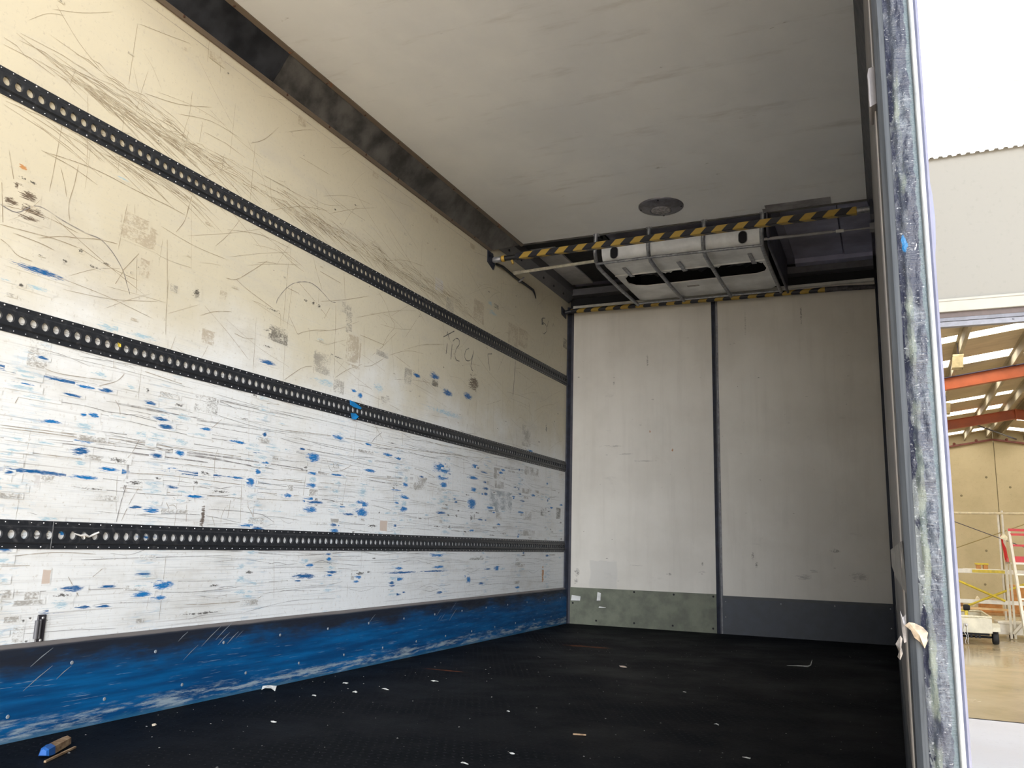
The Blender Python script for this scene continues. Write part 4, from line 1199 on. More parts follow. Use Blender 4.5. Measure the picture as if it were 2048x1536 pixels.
for cx in (0.88, 1.205, 1.53):
    mb = MB()
    mb.lathe([(0.034, 0), (0.034, 0.05), (0.0, 0.055)], (cx, -0.665, 2.66), (0, 0, -1), 16)
    for k in range(6):
        a = k*math.pi/3
        c_, s_ = math.cos(a), math.sin(a)
        P = lambda r, w, dz: (cx+r*c_-w*s_, -0.665+r*s_+w*c_, 2.635+dz)
        mb.add([P(0.03, -0.02, 0.012), P(0.135, -0.055, 0.02), P(0.135, 0.05, -0.01), P(0.03, 0.02, -0.008)], [(0, 1, 2, 3)], 0)
    link('fan_wheel', mb, mat('fan_black', (0.02, 0.02, 0.028), 0.4), t)
mb = MB(); mb.box(1.10, 1.19, -0.42, -0.39, 2.5645, 2.566, 0)
sub('badge', mb, mat('worn_badge_rest', (0.36, 0.34, 0.33), 0.5, 0, 0.3, 60), bottom)

# loose black cable and thin rod clipped to the wall top
mb = MB()
mb.tube([(0.012, y, z) for y, z in ((-1.50, 2.512), (-1.393, 2.527), (-1.264, 2.522), (-1.156, 2.516), (-0.989, 2.520), (-0.833, 2.520), (-0.80, 2.500), (-0.775, 2.47))], [0.009]*6+[0.006, 0.003], 8)
mb.tube([(0.012, -1.11, 2.50), (0.035, -1.09, 2.53), (0.030, -1.06, 2.548)], 0.007, 8, 1)
tag(link('black_cable', mb, [M_black, M_alu]), 'slack black cable clipped along the left wall top beside the cream rod', 'cable')

# ------------------------------------------------------------------ scraps stuck to the tracks
M_bluetape = mat('blue_tape', (0.01, 0.20, 0.50), 0.35)
def scrap(name, pts, thick, material, label, cat, group=None):
    """small bent sheet: outline in 3D, fan-folded about its middle, with thickness"""
    mb = MB()
    n = len(pts); c = sum((Vector(p) for p in pts), Vector())/n
    a = Vector(pts[0])-c; b = Vector(pts[n//3])-c
    nn = a.cross(b).normalized()*thick
    c = c + nn*2.5
    top = [Vector(p)+nn for p in pts]+[c+nn]; bot = [Vector(p) for p in pts]+[c]
    fs = [(i, (i+1) % n, n) for i in range(n)]
    m_ = n+1
    fs += [(m_+(i+1) % n, m_+i, m_+n) for i in range(n)]
    fs += [((i+1) % n, i, m_+i, m_+(i+1) % n) for i in range(n)]
    mb.add(top+bot, fs)
    return tag(link(name, mb, material), label, cat, group)
scrap('tape_scrap', [(0.0125, -3.115, 1.285), (0.0125, -3.07, 1.279), (0.0128, -3.01, 1.262), (0.0125, -3.02, 1.253), (0.0125, -3.08, 1.256), (0.0125, -3.11, 1.262)], 0.0012, M_bluetape,
      'blue tape scrap on the upper edge of the middle lashing track', 'tape')
scrap('tape_scrap', [(0.0125, -3.10, 1.222), (0.0125, -3.06, 1.226), (0.0125, -3.03, 1.215), (0.0125, -3.055, 1.196), (0.0125, -3.085, 1.194)], 0.0014, M_bluetape,
      'bright blue tape scrap on the lower edge of the middle lashing track', 'tape')
scrap('tape_scrap', [(0.0115, -4.487, 1.256), (0.0115, -4.474, 1.254), (0.0115, -4.472, 1.243), (0.0115, -4.484, 1.242)], 0.0010, mat('yellow_tape_scrap', (0.55, 0.42, 0.05), 0.5),
      'tiny yellow tape scrap in a hole of the middle lashing track', 'tape')
mb = MB()
mb.tube([(0.013, -4.565, 0.606), (0.016, -4.545, 0.600), (0.013, -4.528, 0.603), (0.015, -4.512, 0.597), (0.013, -4.498, 0.602), (0.017, -4.478, 0.612)], [0.002, 0.003, 0.006, 0.003, 0.004, 0.003], 6)
mb.tube([(0.014, -4.532, 0.602), (0.014, -4.527, 0.590)], [0.004, 0.002], 6)
tag(link('string_end', mb, mat('frayed_white_string', (0.62, 0.60, 0.57), 0.8)), 'frayed white string knotted through holes of the lowest lashing track', 'string')

# ------------------------------------------------------------------ rear right frame post, close to the camera
def post_mat():
    q = NT('old_sealant_on_steel')
    x, y, z = q.sep()
    w1 = q.noise((20, 20, 26), 5.0, 0.65, (1, 2, 3)); w2 = q.noise((60, 60, 70), 4.0, 0.65, (4, 1, 1))
    u = q.math('MULTIPLY', q.math('SUBTRACT', x, 2.440), 1/0.038)
    u = q.math('ADD', u, q.math('MULTIPLY_ADD', w1, 0.36, -0.18)); u = q.math('ADD', u, q.math('MULTIPLY_ADD', w2, 0.16, -0.08))
    n1 = q.noise((130, 130, 75), 5.0, 0.65, (1, 2, 3)); n2 = q.noise((50, 50, 17), 5.0, 0.6, (5, 1, 2), 0.8)
    n3 = q.noise((170, 170, 260), 4.0, 0.65); n4 = q.noise((10, 10, 5.5), 4.0, 0.6, (9, 9, 1)); n5 = q.noise((60, 60, 420), 3.0, 0.6, (1, 7, 2))
    silver = q.mix(q.rng(n1, 0.34, 0.62), (0.020, 0.026, 0.048), (0.105, 0.125, 0.155))
    silver = q.mix(q.rng(n5, 0.52, 0.66, 0.0, 0.7), silver, (0.19, 0.21, 0.245))
    pale = q.mix(q.rng(n2, 0.35, 0.65), (0.085, 0.11, 0.115), (0.16, 0.185, 0.16))
    bead = q.mix(q.rng(n2, 0.46, 0.54), (0.018, 0.022, 0.042), (0.17, 0.19, 0.20))
    bead = q.mix(q.rng(n3, 0.58, 0.66, 0.0, 0.9), bead, (0.42, 0.45, 0.47))
    c = q.mix(q.rng(u, 0.16, 0.20), bead, pale)
    c = q.mix(q.rng(u, 0.40, 0.46), c, silver)
    c = q.mix(q.rng(u, 0.80, 0.84), c, (0.095, 0.13, 0.15))
    # dark bare patches, commoner towards the top
    hi = q.math('MULTIPLY_ADD', z, 0.15, n4)
    c = q.mix(q.math('MULTIPLY', q.rng(hi, 0.56, 0.66, 0.0, 0.85), q.rng(u, 0.84, 0.78)), c, (0.025, 0.03, 0.055))
    c = q.mix(q.math('MULTIPLY', q.rng(n3, 0.60, 0.70, 0.0, 0.8), q.rng(u, 0.9, 0.8)), c, (0.36, 0.38, 0.41))
    bl = q.math('ADD', q.math('POWER', q.math('MULTIPLY', q.math('SUBTRACT', z, 1.088), 62.0), 2.0), q.math('POWER', q.math('MULTIPLY', q.math('SUBTRACT', u, 0.28), 9.0), 2.0))
    c = q.mix(q.rng(bl, 1.0, 0.5), c, (0.01, 0.13, 0.32))
    q.color(c); q.set(Roughness=q.rng(n2, 0.3, 0.7, 0.22, 0.5))
    q.bump(q.math('ADD', n1, q.math('MULTIPLY', n5, 0.6)), 0.55, 0.004)
    return q.mat
def frame_mat(name, a, b, stretch=(120, 8, 3)):
    q = NT(name)
    n1 = q.noise(stretch, 6.0, 0.65); n2 = q.noise((40, 40, 5), 5.0, 0.65, (4, 2, 2))
    c = q.mix(q.rng(n1, 0.3, 0.7), a, b)
    c = q.mix(q.rng(n2, 0.6, 0.72, 0.0, 0.5), c, tuple(0.4*v for v in a))
    q.color(c); q.set(Roughness=0.42, Metallic=0.15); q.bump(n1, 0.15, 0.002)
    return q.mat
pz0, pz1 = -0.20, 2.86
t = thing('trim_13', (2.455, YR, pz0), 'weathered rear door post with crusted old sealant on its face', 'door post'); t['kind'] = 'structure'
mb = MB()
mb.prism([(2.422, YR+0.055), (2.424, YR+0.004), (2.432, YR-0.004), (2.441, YR-0.006), (2.441, YR+0.055)], 'z', pz0, pz1)
link('inner_flange', mb, frame_mat('blue_grey_flange', (0.06, 0.07, 0.085), (0.115, 0.13, 0.15)), t)
# lumpy sealant face as a relief grid
mb = MB()
from mathutils import noise as mnoise
NX, NZ = 14, 1000
vs = []
for j in range(NZ+1):
    z = pz0+(pz1-pz0)*j/NZ
    for i in range(NX+1):
        x = 2.440+0.038*i/NX
        e = min(1.0, 3.2*min(i, NX-i)/NX+0.1)
        hgt = 0.0035*mnoise.fractal(Vector((x*75, 0.3, z*24)), 1.0, 2.0, 4) + 0.003*mnoise.noise(Vector((x*45, 7.0, z*7)))
        bead = 0.004*math.exp(-((x-2.451-0.002*math.sin(z*9))/0.0035)**2)*max(0, 0.4+mnoise.noise(Vector((3, 3, z*11))))
        vs.append((x, YR-0.006-e*(0.0035+hgt+bead), z))
mb.add(vs, [(j*(NX+1)+i, j*(NX+1)+i+1, (j+1)*(NX+1)+i+1, (j+1)*(NX+1)+i) for j in range(NZ) for i in range(NX)], 0, True)
link('sealant_face', mb, post_mat(), t)
mb = MB(); mb.box(2.441, 2.478, YR-0.0055, YR+0.05, pz0, pz1)
link('core', mb, M_alu, t)
mb = MB()
pr = [(2.478, YR+0.05), (2.477, YR-0.006)] + [(2.4815-0.0040*math.cos(a), YR-0.008-0.005*math.sin(a)) for a in [math.pi*k/6 for k in range(7)]] + [(2.4860, YR+0.05)]
mb.prism(pr, 'z', pz0, pz1)
link('edge_bead', mb, frame_mat('bright_worn_edge', (0.34, 0.38, 0.42), (0.55, 0.57, 0.58), (60, 60, 14)), t)
mb = MB()
mb.prism([(2.4855, YR+0.08), (2.4855, YR+0.0), (2.489, YR-0.004), (2.4925, YR+0.002), (2.4925, YR+0.08)], 'z', pz0, pz1)
mb.prism([(2.4925, 1.195), (2.4950, 1.17), (2.4965, 1.13), (2.4950, 1.09), (2.4925, 1.065)], 'y', YR+0.01, YR+0.05)
link('outer_gasket', mb, mat('lavender_gasket', (0.20, 0.215, 0.32), 0.4, 0, 0.08, 20), t)
# peeled liner flap, catch and torn tape at the post
mb = MB()
pts = [(2.407, YR+0.35, 0.620), (2.423, YR+0.02, 0.632), (2.4245, YR+0.015, 0.60), (2.4255, YR+0.012, 0.555), (2.4205, YR+0.05, 0.562), (2.413, YR+0.25, 0.573), (2.4075, YR+0.36, 0.59)]
mb.add(pts+[(x-0.0015, y-0.004, z) for x, y, z in pts], [tuple(range(7)), tuple(range(13, 6, -1))]+[(i, (i+1) % 7, 7+(i+1) % 7, 7+i) for i in range(7)])
tag(link('liner_flap', mb, mat('peeled_grey_liner', (0.30, 0.30, 0.29), 0.5, 0, 0.2, 40)), 'peeled grey flap of liner hanging beside the rear door post', 'liner flap')
mb = MB()
mb.prism([(2.414, 1.418), (2.4235, 1.42), (2.4235, 1.352), (2.414, 1.348), (2.4115, 1.36), (2.4115, 1.405)], 'y', YR+0.03, YR+0.10)
mb.box(2.4125, 2.4150, YR+0.025, YR+0.09, 1.345, 1.40)
tag(link('door_catch', mb, mat('grey_catch_paint', (0.30, 0.29, 0.31), 0.45)), 'grey latch keeper on the inner edge of the rear door post', 'latch')
def torn(name, poly, Y, material, label):
    mb = MB()
    n = len(poly)
    f = [(x, Y-0.003*math.sin(i*1.9)-0.004, z) for i, (x, z) in enumerate(poly)]
    cx = sum(p[0] for p in poly)/n; cz = sum(p[1] for p in poly)/n
    vs = f+[(cx, Y-0.011, cz)]+[(x, y+0.0012, z) for x, y, z in f]+[(cx, Y-0.0098, cz)]
    fs = [(i, (i+1) % n, n) for i in range(n)]+[(n+1+(i+1) % n, n+1+i, 2*n+1) for i in range(n)]+[((i+1) % n, i, n+1+i, n+1+(i+1) % n) for i in range(n)]
    mb.add(vs, fs)
    return tag(link(name, mb, material), label, 'tape', 'torn tape on the rear post')
torn('torn_tape', [(2.4185, 0.512), (2.424, 0.517), (2.431, 0.516), (2.442, 0.511), (2.448, 0.504), (2.4465, 0.497), (2.447, 0.492), (2.4445, 0.487), (2.4425, 0.482), (2.437, 0.490), (2.430, 0.496), (2.426, 0.506)], YR-0.010,
     mat('tan_packing_tape', (0.50, 0.41, 0.31), 0.4, 0, 0.25, 70), 'tan packing tape folded round the foot of the rear door post')
torn('torn_tape', [(2.4135, 0.532), (2.4165, 0.522), (2.4185, 0.524), (2.4205, 0.527), (2.4200, 0.512), (2.4195, 0.488), (2.4165, 0.486), (2.4145, 0.505)], YR+0.004,
     mat('grey_torn_tape', (0.42, 0.40, 0.40), 0.5, 0, 0.25, 70), 'upright grey strip of torn tape just left of the tan packing tape')
torn('torn_tape', [(2.405, 0.484), (2.412, 0.497), (2.4145, 0.492), (2.4125, 0.480), (2.414, 0.472), (2.410, 0.462), (2.4065, 0.466), (2.409, 0.474)], YR+0.004,
     mat('curled_grey_tape', (0.38, 0.35, 0.33), 0.5, 0, 0.3, 70), 'curled grey scrap of tape below the torn strip, over the dark floor')

# ------------------------------------------------------------------ litter on the rubber floor
M_paper = mat('dirty_white_paper', (0.50, 0.50, 0.48), 0.7, 0, 0.2, 60)
t = thing('wood_chip', (0.23, -4.72, 0.0), 'split wood offcut with one blue painted end on the floor near the left wall', 'wood offcut')
dv = Vector((-0.10, 0.18, 0)).normalized(); pv = Vector((dv.y, -dv.x, 0))
c0 = Vector((0.225, -4.72, 0.013))
mb = MB()
ring = [(-1, -0.8), (-0.6, 0.75), (0.1, 1.0), (0.9, 0.55), (1, -0.8)]
vs = []
for s_, k in ((-0.055, .85), (-0.02, 1.0), (0.05, .95), (0.088, 0.85)):
    for a, b in ring:
        vs.append(c0+dv*s_+pv*(0.016*a*k)+Vector((0, 0, 0.0145*b*k+0.002)))
for q in vs: q.z = max(q.z, 0.001)
fs = [(i*5+k, i*5+(k+1) % 5, (i+1)*5+(k+1) % 5, (i+1)*5+k) for i in range(3) for k in range(5)]+[(4, 3, 2, 1, 0), (15, 16, 17, 18, 19)]
mb.add(vs, fs)
qw = NT('splintered_wood'); _a = qw.noise((60, 20, 60), 5.0, 0.6); qw.color(qw.mix(qw.rng(_a, 0.3, 0.7), (0.16, 0.085, 0.04), (0.42, 0.29, 0.17))); qw.set(Roughness=0.7)
link('wood_body', mb, qw.mat, t)
mb = MB()
vs = []
for s_, k in ((-0.062, .6), (-0.055, .90), (-0.022, 1.06)):
    for a, b in ring:
        v_ = c0+dv*s_+pv*(0.016*a*k)+Vector((0, 0, 0.0145*b*k+0.002)); v_.z = max(v_.z, 0.0006); vs.append(v_)
mb.add(vs, [(i*5+k, i*5+(k+1) % 5, (i+1)*5+(k+1) % 5, (i+1)*5+k) for i in range(2) for k in range(5)]+[(4, 3, 2, 1, 0)])
link('blue_end', mb, mat('blue_wood_paint', (0.012, 0.10, 0.36), 0.5), t)
mb = MB(); mb.beam((0.30, -4.80, 0.003), (0.235, -4.655, 0.004), 0.006, 0.005)
link('splinter', mb, qw.mat, t)

def flake(x, y, w, d, rot, label, name='paper_scrap', material=None, group='bits of litter on the floor', hump=0.3):
    n = 7
    mb = MB()
    f = []
    for k in range(n):
        a = 2*math.pi*k/n+rnd.uniform(-0.25, 0.25)
        r = rnd.uniform(0.65, 1.05)
        px, py = w/2*r*math.cos(a), d/2*r*math.sin(a)
        f.append((x+px*math.cos(rot)-py*math.sin(rot), y+px*math.sin(rot)+py*math.cos(rot), 0.0012+rnd.random()*hump*d))
    top = f+[(x, y, 0.002+hump*d)]
    bot = [(a, b, max(0.0003, c-0.0010)) for a, b, c in f]+[(x, y, 0.001+hump*d*0.8)]
    fs = [(k, (k+1) % n, n) for k in range(n)]+[(n+1+(k+1) % n, n+1+k, 2*n+1) for k in range(n)]+[((k+1) % n, k, n+1+k, n+1+(k+1) % n) for k in range(n)]
    mb.add(top+bot, fs)
    return tag(link(name, mb, material or M_paper), label, 'litter', group)
flake(0.075, -3.635, 0.085, 0.05, 0.1, 'crumpled grey paper at the foot of the blue kick board', hump=0.4)
flake(0.195, -4.33, 0.018, 0.022, 0.4, 'cream chip on the floor behind the wood offcut', material=mat('cream_chip', (0.55, 0.47, 0.36), 0.6))
flake(1.12, -2.15, 0.045, 0.03, 0.3, 'peach chip alone in the middle of the dark floor', material=mat('peach_chip', (0.62, 0.50, 0.42), 0.6))
mb = MB(); mb.tube([(1.86, -1.56, 0.004), (1.92, -1.545, 0.006), (1.965, -1.53, 0.004), (1.98, -1.524, 0.012), (1.987, -1.515, 0.038)], [0.001, 0.003, 0.004, 0.003, 0.0012], 6)
tag(link('plastic_curl', mb, M_paper), 'curled white plastic sliver in the far dark corner of the floor', 'litter')
mb = MB(); mb.beam((1.42, -3.735, 0.003), (1.462, -3.725, 0.003), 0.005, 0.004)
tag(link('splinter', mb, qw.mat), 'thin pale splinter on the middle of the near floor', 'litter')
for x, y, w, d, lab in ((0.48, -4.09, 0.03, 0.012, 'long pale flake on the floor right of the cream chip'), (0.30, -3.63, 0.03, 0.014, 'cream flake on the floor right of the crumpled paper'),
        (0.23, -3.32, 0.03, 0.012, 'narrow flake on the floor beside the blue kick board'), (0.39, -3.48, 0.025, 0.02, 'bent flake on the floor between two narrow flakes'),
        (0.45, -3.35, 0.04, 0.014, 'bright white flake on the floor at the left'), (0.52, -3.06, 0.04, 0.014, 'farthest white flake of the row near the blue kick board'),
        (1.08, -3.50, 0.016, 0.012, 'small white crumb on the centre of the floor'), (1.81, -3.32, 0.022, 0.016, 'white crumb on the right half of the floor'),
        (1.56, -2.71, 0.02, 0.012, 'lone far crumb right of the peach chip'), (1.98, -3.76, 0.03, 0.01, 'tan sliver on the dark floor, nearest to the rear door post'),
        (1.28, -4.24, 0.03, 0.01, 'pale sliver at the nearest edge of the floor'), (1.35, -4.07, 0.022, 0.010, 'white sliver just behind the nearest one on the floor')):
    flake(x, y, w, d, rnd.uniform(-0.3, 0.3), lab, 'floor_flake')
mb = MB()
for k in range(420):
    x = rnd.uniform(0.05, 2.36); y = rnd.uniform(-4.7, -0.6)
    r = rnd.uniform(0.0012, 0.0045); a = rnd.uniform(0, 3)
    c_, s_ = math.cos(a)*r, math.sin(a)*r
    mb.add([(x+c_, y+s_, 0.0002), (x-s_*.5, y+c_*.5, 0.0002), (x-c_, y-s_, 0.0002), (x+s_*.5, y-c_*.5, 0.0002), (x, y, r*0.5)], [(0, 1, 4), (1, 2, 4), (2, 3, 4), (3, 0, 4), (3, 2, 1, 0)])
tag(link('floor_crumbs', mb, mat('pale_crumbs', (0.22, 0.21, 0.20), 0.7)), 'fine pale crumbs scattered over the black rubber floor', 'crumbs', kind='stuff')

# ------------------------------------------------------------------ yard, warehouse shell
G = -1.05
def slab_mat(name, a, b, rough=(0.5, 0.8), scale=0.8, bump=0.1):
    q = NT(name)
    n1 = q.noise((scale, scale, scale), 6.0, 0.62); n2 = q.noise((18, 18, 18), 4.0, 0.6, (3, 0, 0))
    c = q.mix(q.rng(n1, 0.3, 0.7), a, b)
    c = q.mix(q.rng(n2, 0.55, 0.8, 0.0, 0.25), c, tuple(0.6*v for v in a))
    q.color(c); q.set(Roughness=q.rng(n1, 0.3, 0.7, *rough)); q.bump(n2, bump, 0.004)
    return q.mat
mb = MB(); mb.box(-0.9, 40, -50, 1.0, G-0.2, G)
struct('ground_yard', mb, slab_mat('sunlit_yard_concrete', (0.50, 0.42, 0.31), (0.60, 0.51, 0.39)), 'warm concrete yard the truck stands on', 'ground')
mb = MB(); mb.box(-0.9, 40, 1.0, 3.86, G-0.2, G+0.002)
mb0 = MB()
mb0.box(-6.0, -0.9, -48, 3.8, G-0.2, 9.0)  # added wall out of view, keeps light from the left out of the truck
for k in range(60): mb0.box(-0.92, -0.885, -47.6+0.85*k, -47.5+0.85*k, G, 8.9)
struct('wall_light_blocker', mb0, mat('dark_blocker_paint', (0.07, 0.06, 0.055), 0.8, 0, 0.2, 3), 'added unseen dark wall that blocks light along the left side of the truck', 'wall')
struct('ground_apron', mb, slab_mat('pale_apron_concrete', (0.60, 0.60, 0.64), (0.68, 0.68, 0.72)), 'pale concrete apron before the warehouse door', 'ground')
mb = MB(); mb.box(-3.6, 14.4, 3.86, 22.6, G-0.2, G)
mb.box(-3.6, 14.4, 3.86, 3.90, G-0.05, G+0.004, 1)
struct('floor_warehouse', mb, [slab_mat('polished_tan_floor', (0.36, 0.29, 0.18), (0.46, 0.38, 0.25), (0.10, 0.28), 0.5, 0.02), M_void], 'polished tan concrete floor of the warehouse', 'floor')
M_conc = slab_mat('cream_tiltup_concrete', (0.44, 0.38, 0.24), (0.56, 0.49, 0.33), (0.7, 0.9), 0.7, 0.1)
mb = MB()
YE = 22.3
mb.prism([(-3.6, G), (5.40, G), (5.40, 4.36), (-3.6, 3.02)], 'y', YE, YE+0.2)
mb.prism([(5.42, G), (14.4, G), (14.4, 3.02), (5.42, 4.36)], 'y', YE, YE+0.2)
mb.box(5.40, 5.42, YE+0.02, YE+0.2, G, 4.0, 1)
for x in (1.5, 9.3):
    mb.box(x, x+0.02, YE-0.002, YE+0.1, G, 3.0, 1)
for x, z in ((5.0, 0.78), (4.45, 2.4), (5.75, 2.65), (6.2, 3.5), (5.15, 2.95), (4.9, -0.2)):
    mb.lathe([(0.035, 0), (0.030, 0.003), (0.012, 0.001), (0, 0.001)], (x, YE, z), (0, -1, 0), 12, 1)
struct('wall_warehouse_back', mb, [M_conc, mat('joint_grey', (0.22, 0.19, 0.12), 0.8)], 'cream concrete end wall of the warehouse with an upright panel joint', 'wall')
for nm, x0, x1, lab in (('wall_warehouse_left', -3.8, -3.6, 'left concrete side wall of the warehouse'), ('wall_warehouse_right', 14.4, 14.6, 'right concrete side wall of the warehouse')):
    mb = MB(); mb.box(x0, x1, 3.86, 22.5, G, 3.0)
    struct(nm, mb, M_conc, lab, 'wall')
# front : beige head panel, corrugated cladding over it, jambs
M_head = slab_mat('beige_head_panel', (0.235, 0.225, 0.20), (0.255, 0.245, 0.215), (0.6, 0.8), 0.4, 0.03)
mb = MB(); mb.box(-4, 15, 3.90, 4.05, 3.44, 5.45)
struct('wall_warehouse_front', mb, M_head, 'smooth beige wall panel over the warehouse doorway', 'wall')
mb = MB(); mb.box(-4, 1.6, 3.90, 4.05, G, 3.44); mb.box(9.2, 15, 3.90, 4.05, G, 3.44)
struct('wall_door_jambs', mb, M_head, 'beige wall on both sides of the warehouse doorway', 'wall')
mb = MB()                                        # corrugated sheet
P = 0.095
prof_ = []
x = -4.0
while x < 15:
    prof_ += [(x, 3.86), (x+0.030, 3.86), (x+0.042, 3.815), (x+0.072, 3.815), (x+0.084, 3.86)]
    x += P
n = len(prof_)
z0, z1 = 5.20, 8.2
vs = [(a, b, z0) for a, b in prof_]+[(a, b, z1) for a, b in prof_]
mb.add(vs, [(k, k+1, n+k+1, n+k) for k in range(n-1)])
vs = [(a, b+0.004, z0) for a, b in prof_]+[(a, b+0.004, z1) for a, b in prof_]
mb.add(vs, [(k+1, k, n+k, n+k+1) for k in range(n-1)])
mb.add([(a, b, z0) for a, b in prof_]+[(a, b+0.004, z0) for a, b in prof_], [(k, n+k, n+k+1, k+1) for k in range(n-1)])
mb.box(-4, 15, 3.808, 3.816, 5.985, 5.998, 1)
struct('wall_cladding', mb, [mat('white_corrugated_sheet', (0.93, 0.93, 0.92), 0.4, 0, 0.03, 2), mat('cladding_joint', (0.5, 0.45, 0.42), 0.6)], 'white corrugated cladding high on the warehouse front', 'cladding')
mb = MB(); mb.box(1.5, 9.3, 3.84, 4.0, 3.325, 3.455); mb.box(1.5, 9.3, 3.83, 3.9, 3.445, 3.475)
struct('trim_14', mb, [mat('cream_lintel', (0.36, 0.345, 0.30), 0.5, 0, 0.06, 3)], 'cream lintel board above the warehouse doorway', 'lintel', bevel=0.004)
mb = MB()
mb.box(1.6, 9.2, 3.88, 4.0, 3.265, 3.325, 1)
mb.box(1.6, 9.2, 3.885, 3.98, 3.225, 3.265, 0); mb.box(1.6, 9.2, 3.90, 3.98, 3.165, 3.222, 2)
mb.lathe([(0.012, 0), (0.009, 0.006), (0, 0.008)], (3.78, 3.90, 3.20), (0, -1, 0), 8, 2)
tag(link('roller_door', mb, [mat('roller_grey', (0.15, 0.155, 0.185), 0.5, 0.0), mat('mauve_shadow_strip', (0.10, 0.075, 0.07), 0.6), mat('roller_rail', (0.20, 0.205, 0.24), 0.45, 0.0)]),
    'rolled-up grey roller door rail under the cream lintel', 'roller door', kind='structure')

# ------------------------------------------------------------------ warehouse roof
RX, RZ, SL = 5.38, 4.36, 0.15
roof = lambda x: RZ-SL*abs(x-RX)
XL, XRr = -3.6, 14.4
strips = [(8.26, 8.72), (10.2, 10.85), (12.75, 13.3), (15.02, 15.45), (16.95, 17.6), (19.3, 19.8), (21.2, 21.8), (5.9, 6.4)]
strips.sort()
edges = [3.95]+[v for s_ in strips for v in s_]+[22.5]
mb = MB()
for i in range(0, len(edges), 2):
    ya, yb = edges[i], edges[i+1]
    for xa, xb in ((XL, RX), (RX, XRr)):
        mb.add([(xa, ya, roof(xa)), (xb, ya, roof(xb)), (xb, yb, roof(xb)), (xa, yb, roof(xa)),
                (xa, ya, roof(xa)+0.03), (xb, ya, roof(xb)+0.03), (xb, yb, roof(xb)+0.03), (xa, yb, roof(xa)+0.03)],
               [(0, 1, 2, 3), (7, 6, 5, 4), (0, 4, 5, 1), (1, 5, 6, 2), (2, 6, 7, 3), (3, 7, 4, 0)])
def roof_mat():
    q = NT('foil_faced_roof')
    x, y, z = q.sep()
    rib = q.math('FRACT', q.math('MULTIPLY', y, 5.0))
    nz = q.noise((2, 2, 2), 4.0, 0.6)
    c = q.mix(q.rng(nz, 0.3, 0.7), (0.46, 0.39, 0.29), (0.58, 0.50, 0.38))
    c = q.mix(q.rng(rib, 0.92, 0.97, 0.0, 0.5), c, (0.22, 0.19, 0.14))
    q.color(c); q.set(Roughness=0.6)
    return q.mat
struct('ceiling_warehouse', mb, roof_mat(), 'brown-grey sheeted underside of the warehouse roof', 'roof')
q = NT('bright_translucent_sheet')
q.color((0.9, 0.88, 0.80)); q.b.inputs['Emission Color'].default_value = (1.0, 0.94, 0.80, 1); q.b.inputs['Emission Strength'].default_value = SKYLIGHT
M_sky = q.mat
w_ = 0
for ya, yb in strips:
    for xa, xb in ((XL+0.4, RX-0.25), (RX+0.25, XRr-0.4)):
        mb = MB(); w_ += 1
        mb.add([(xa, ya, roof(xa)+0.005), (xb, ya, roof(xb)+0.005), (xb, yb, roof(xb)+0.005), (xa, yb, roof(xa)+0.005),
                (xa, ya, roof(xa)+0.02), (xb, ya, roof(xb)+0.02), (xb, yb, roof(xb)+0.02), (xa, yb, roof(xa)+0.02)],
               [(0, 1, 2, 3), (7, 6, 5, 4), (0, 4, 5, 1), (1, 5, 6, 2), (2, 6, 7, 3), (3, 7, 4, 0)])
        for xc, xd in (((XL, xa) if xa < RX else (RX, xa)), ((xb, RX) if xb < RX else (xb, XRr))):
            pass
        struct('window_%d' % w_, mb, M_sky, 'bright translucent skylight strip running up the warehouse roof, number %d from the door' % ((w_+1)//2) if False else
               'skylight strip %s, %s of the ridge' % (('nearest the doorway', 'second from the doorway', 'third from the doorway', 'fourth from the doorway', 'fifth from the doorway', 'sixth from the doorway', 'seventh from the doorway', 'eighth from the doorway')[(w_-1)//2], 'left' if xa < RX else 'right'), 'skylight')
mb = MB()                                        # roof filler at ridge and eaves beside the strips
for ya, yb in strips:
    for xa, xb in ((XL, XL+0.4), (RX-0.25, RX), (RX, RX+0.25), (XRr-0.4, XRr)):
        mb.add([(xa, ya, roof(xa)), (xb, ya, roof(xb)), (xb, yb, roof(xb)), (xa, yb, roof(xa))], [(0, 1, 2, 3)])
struct('ceiling_ridge', mb, bpy.data.materials['foil_faced_roof'], 'roof sheets between the skylight ends at the ridge', 'roof')
M_orange = mat('orange_red_oxide', (0.42, 0.105, 0.042), 0.5, 0, 0.12, 3)
M_navy = mat('navy_flange', (0.035, 0.035, 0.08), 0.5)
M_zinc = mat('zinc_purlin', (0.40, 0.36, 0.28), 0.7, 0.0, 0.1, 4)
def rafter(y, m, lab, d=0.235, z=0.185):
    mb = MB()
    for sgn in (-1, 1):
        xe = RX+sgn*8.9
        zt = lambda x: roof(x)-z
        for (w, za, zb, mi) in ((0.012, -d, 0.0, 0), (0.15, -0.014, 0.0, 1), (0.15, -d, -d+0.014, 0)):
            mb.add([(RX, y-w/2, zt(RX)+za), (xe, y-w/2, zt(xe)+za), (xe, y+w/2, zt(xe)+za), (RX, y+w/2, zt(RX)+za),
                    (RX, y-w/2, zt(RX)+zb), (xe, y-w/2, zt(xe)+zb), (xe, y+w/2, zt(xe)+zb), (RX, y+w/2, zt(RX)+zb)],
                   [(3, 2, 1, 0), (4, 5, 6, 7), (0, 1, 5, 4), (1, 2, 6, 5), (2, 3, 7, 6), (3, 0, 4, 7)], mi)
    mb.box(RX-0.012, RX+0.012, y-0.08, y+0.08, roof(RX)-z-d-0.02, roof(RX)-z+0.01, 0)
    return struct('roof_beam', mb, m, lab, 'beam')
rafter(10.9, [M_orange, M_navy], 'orange steel rafter nearest the warehouse doorway')
rafter(17.0, [M_orange, M_orange], 'second orange steel rafter, meeting at the ridge')
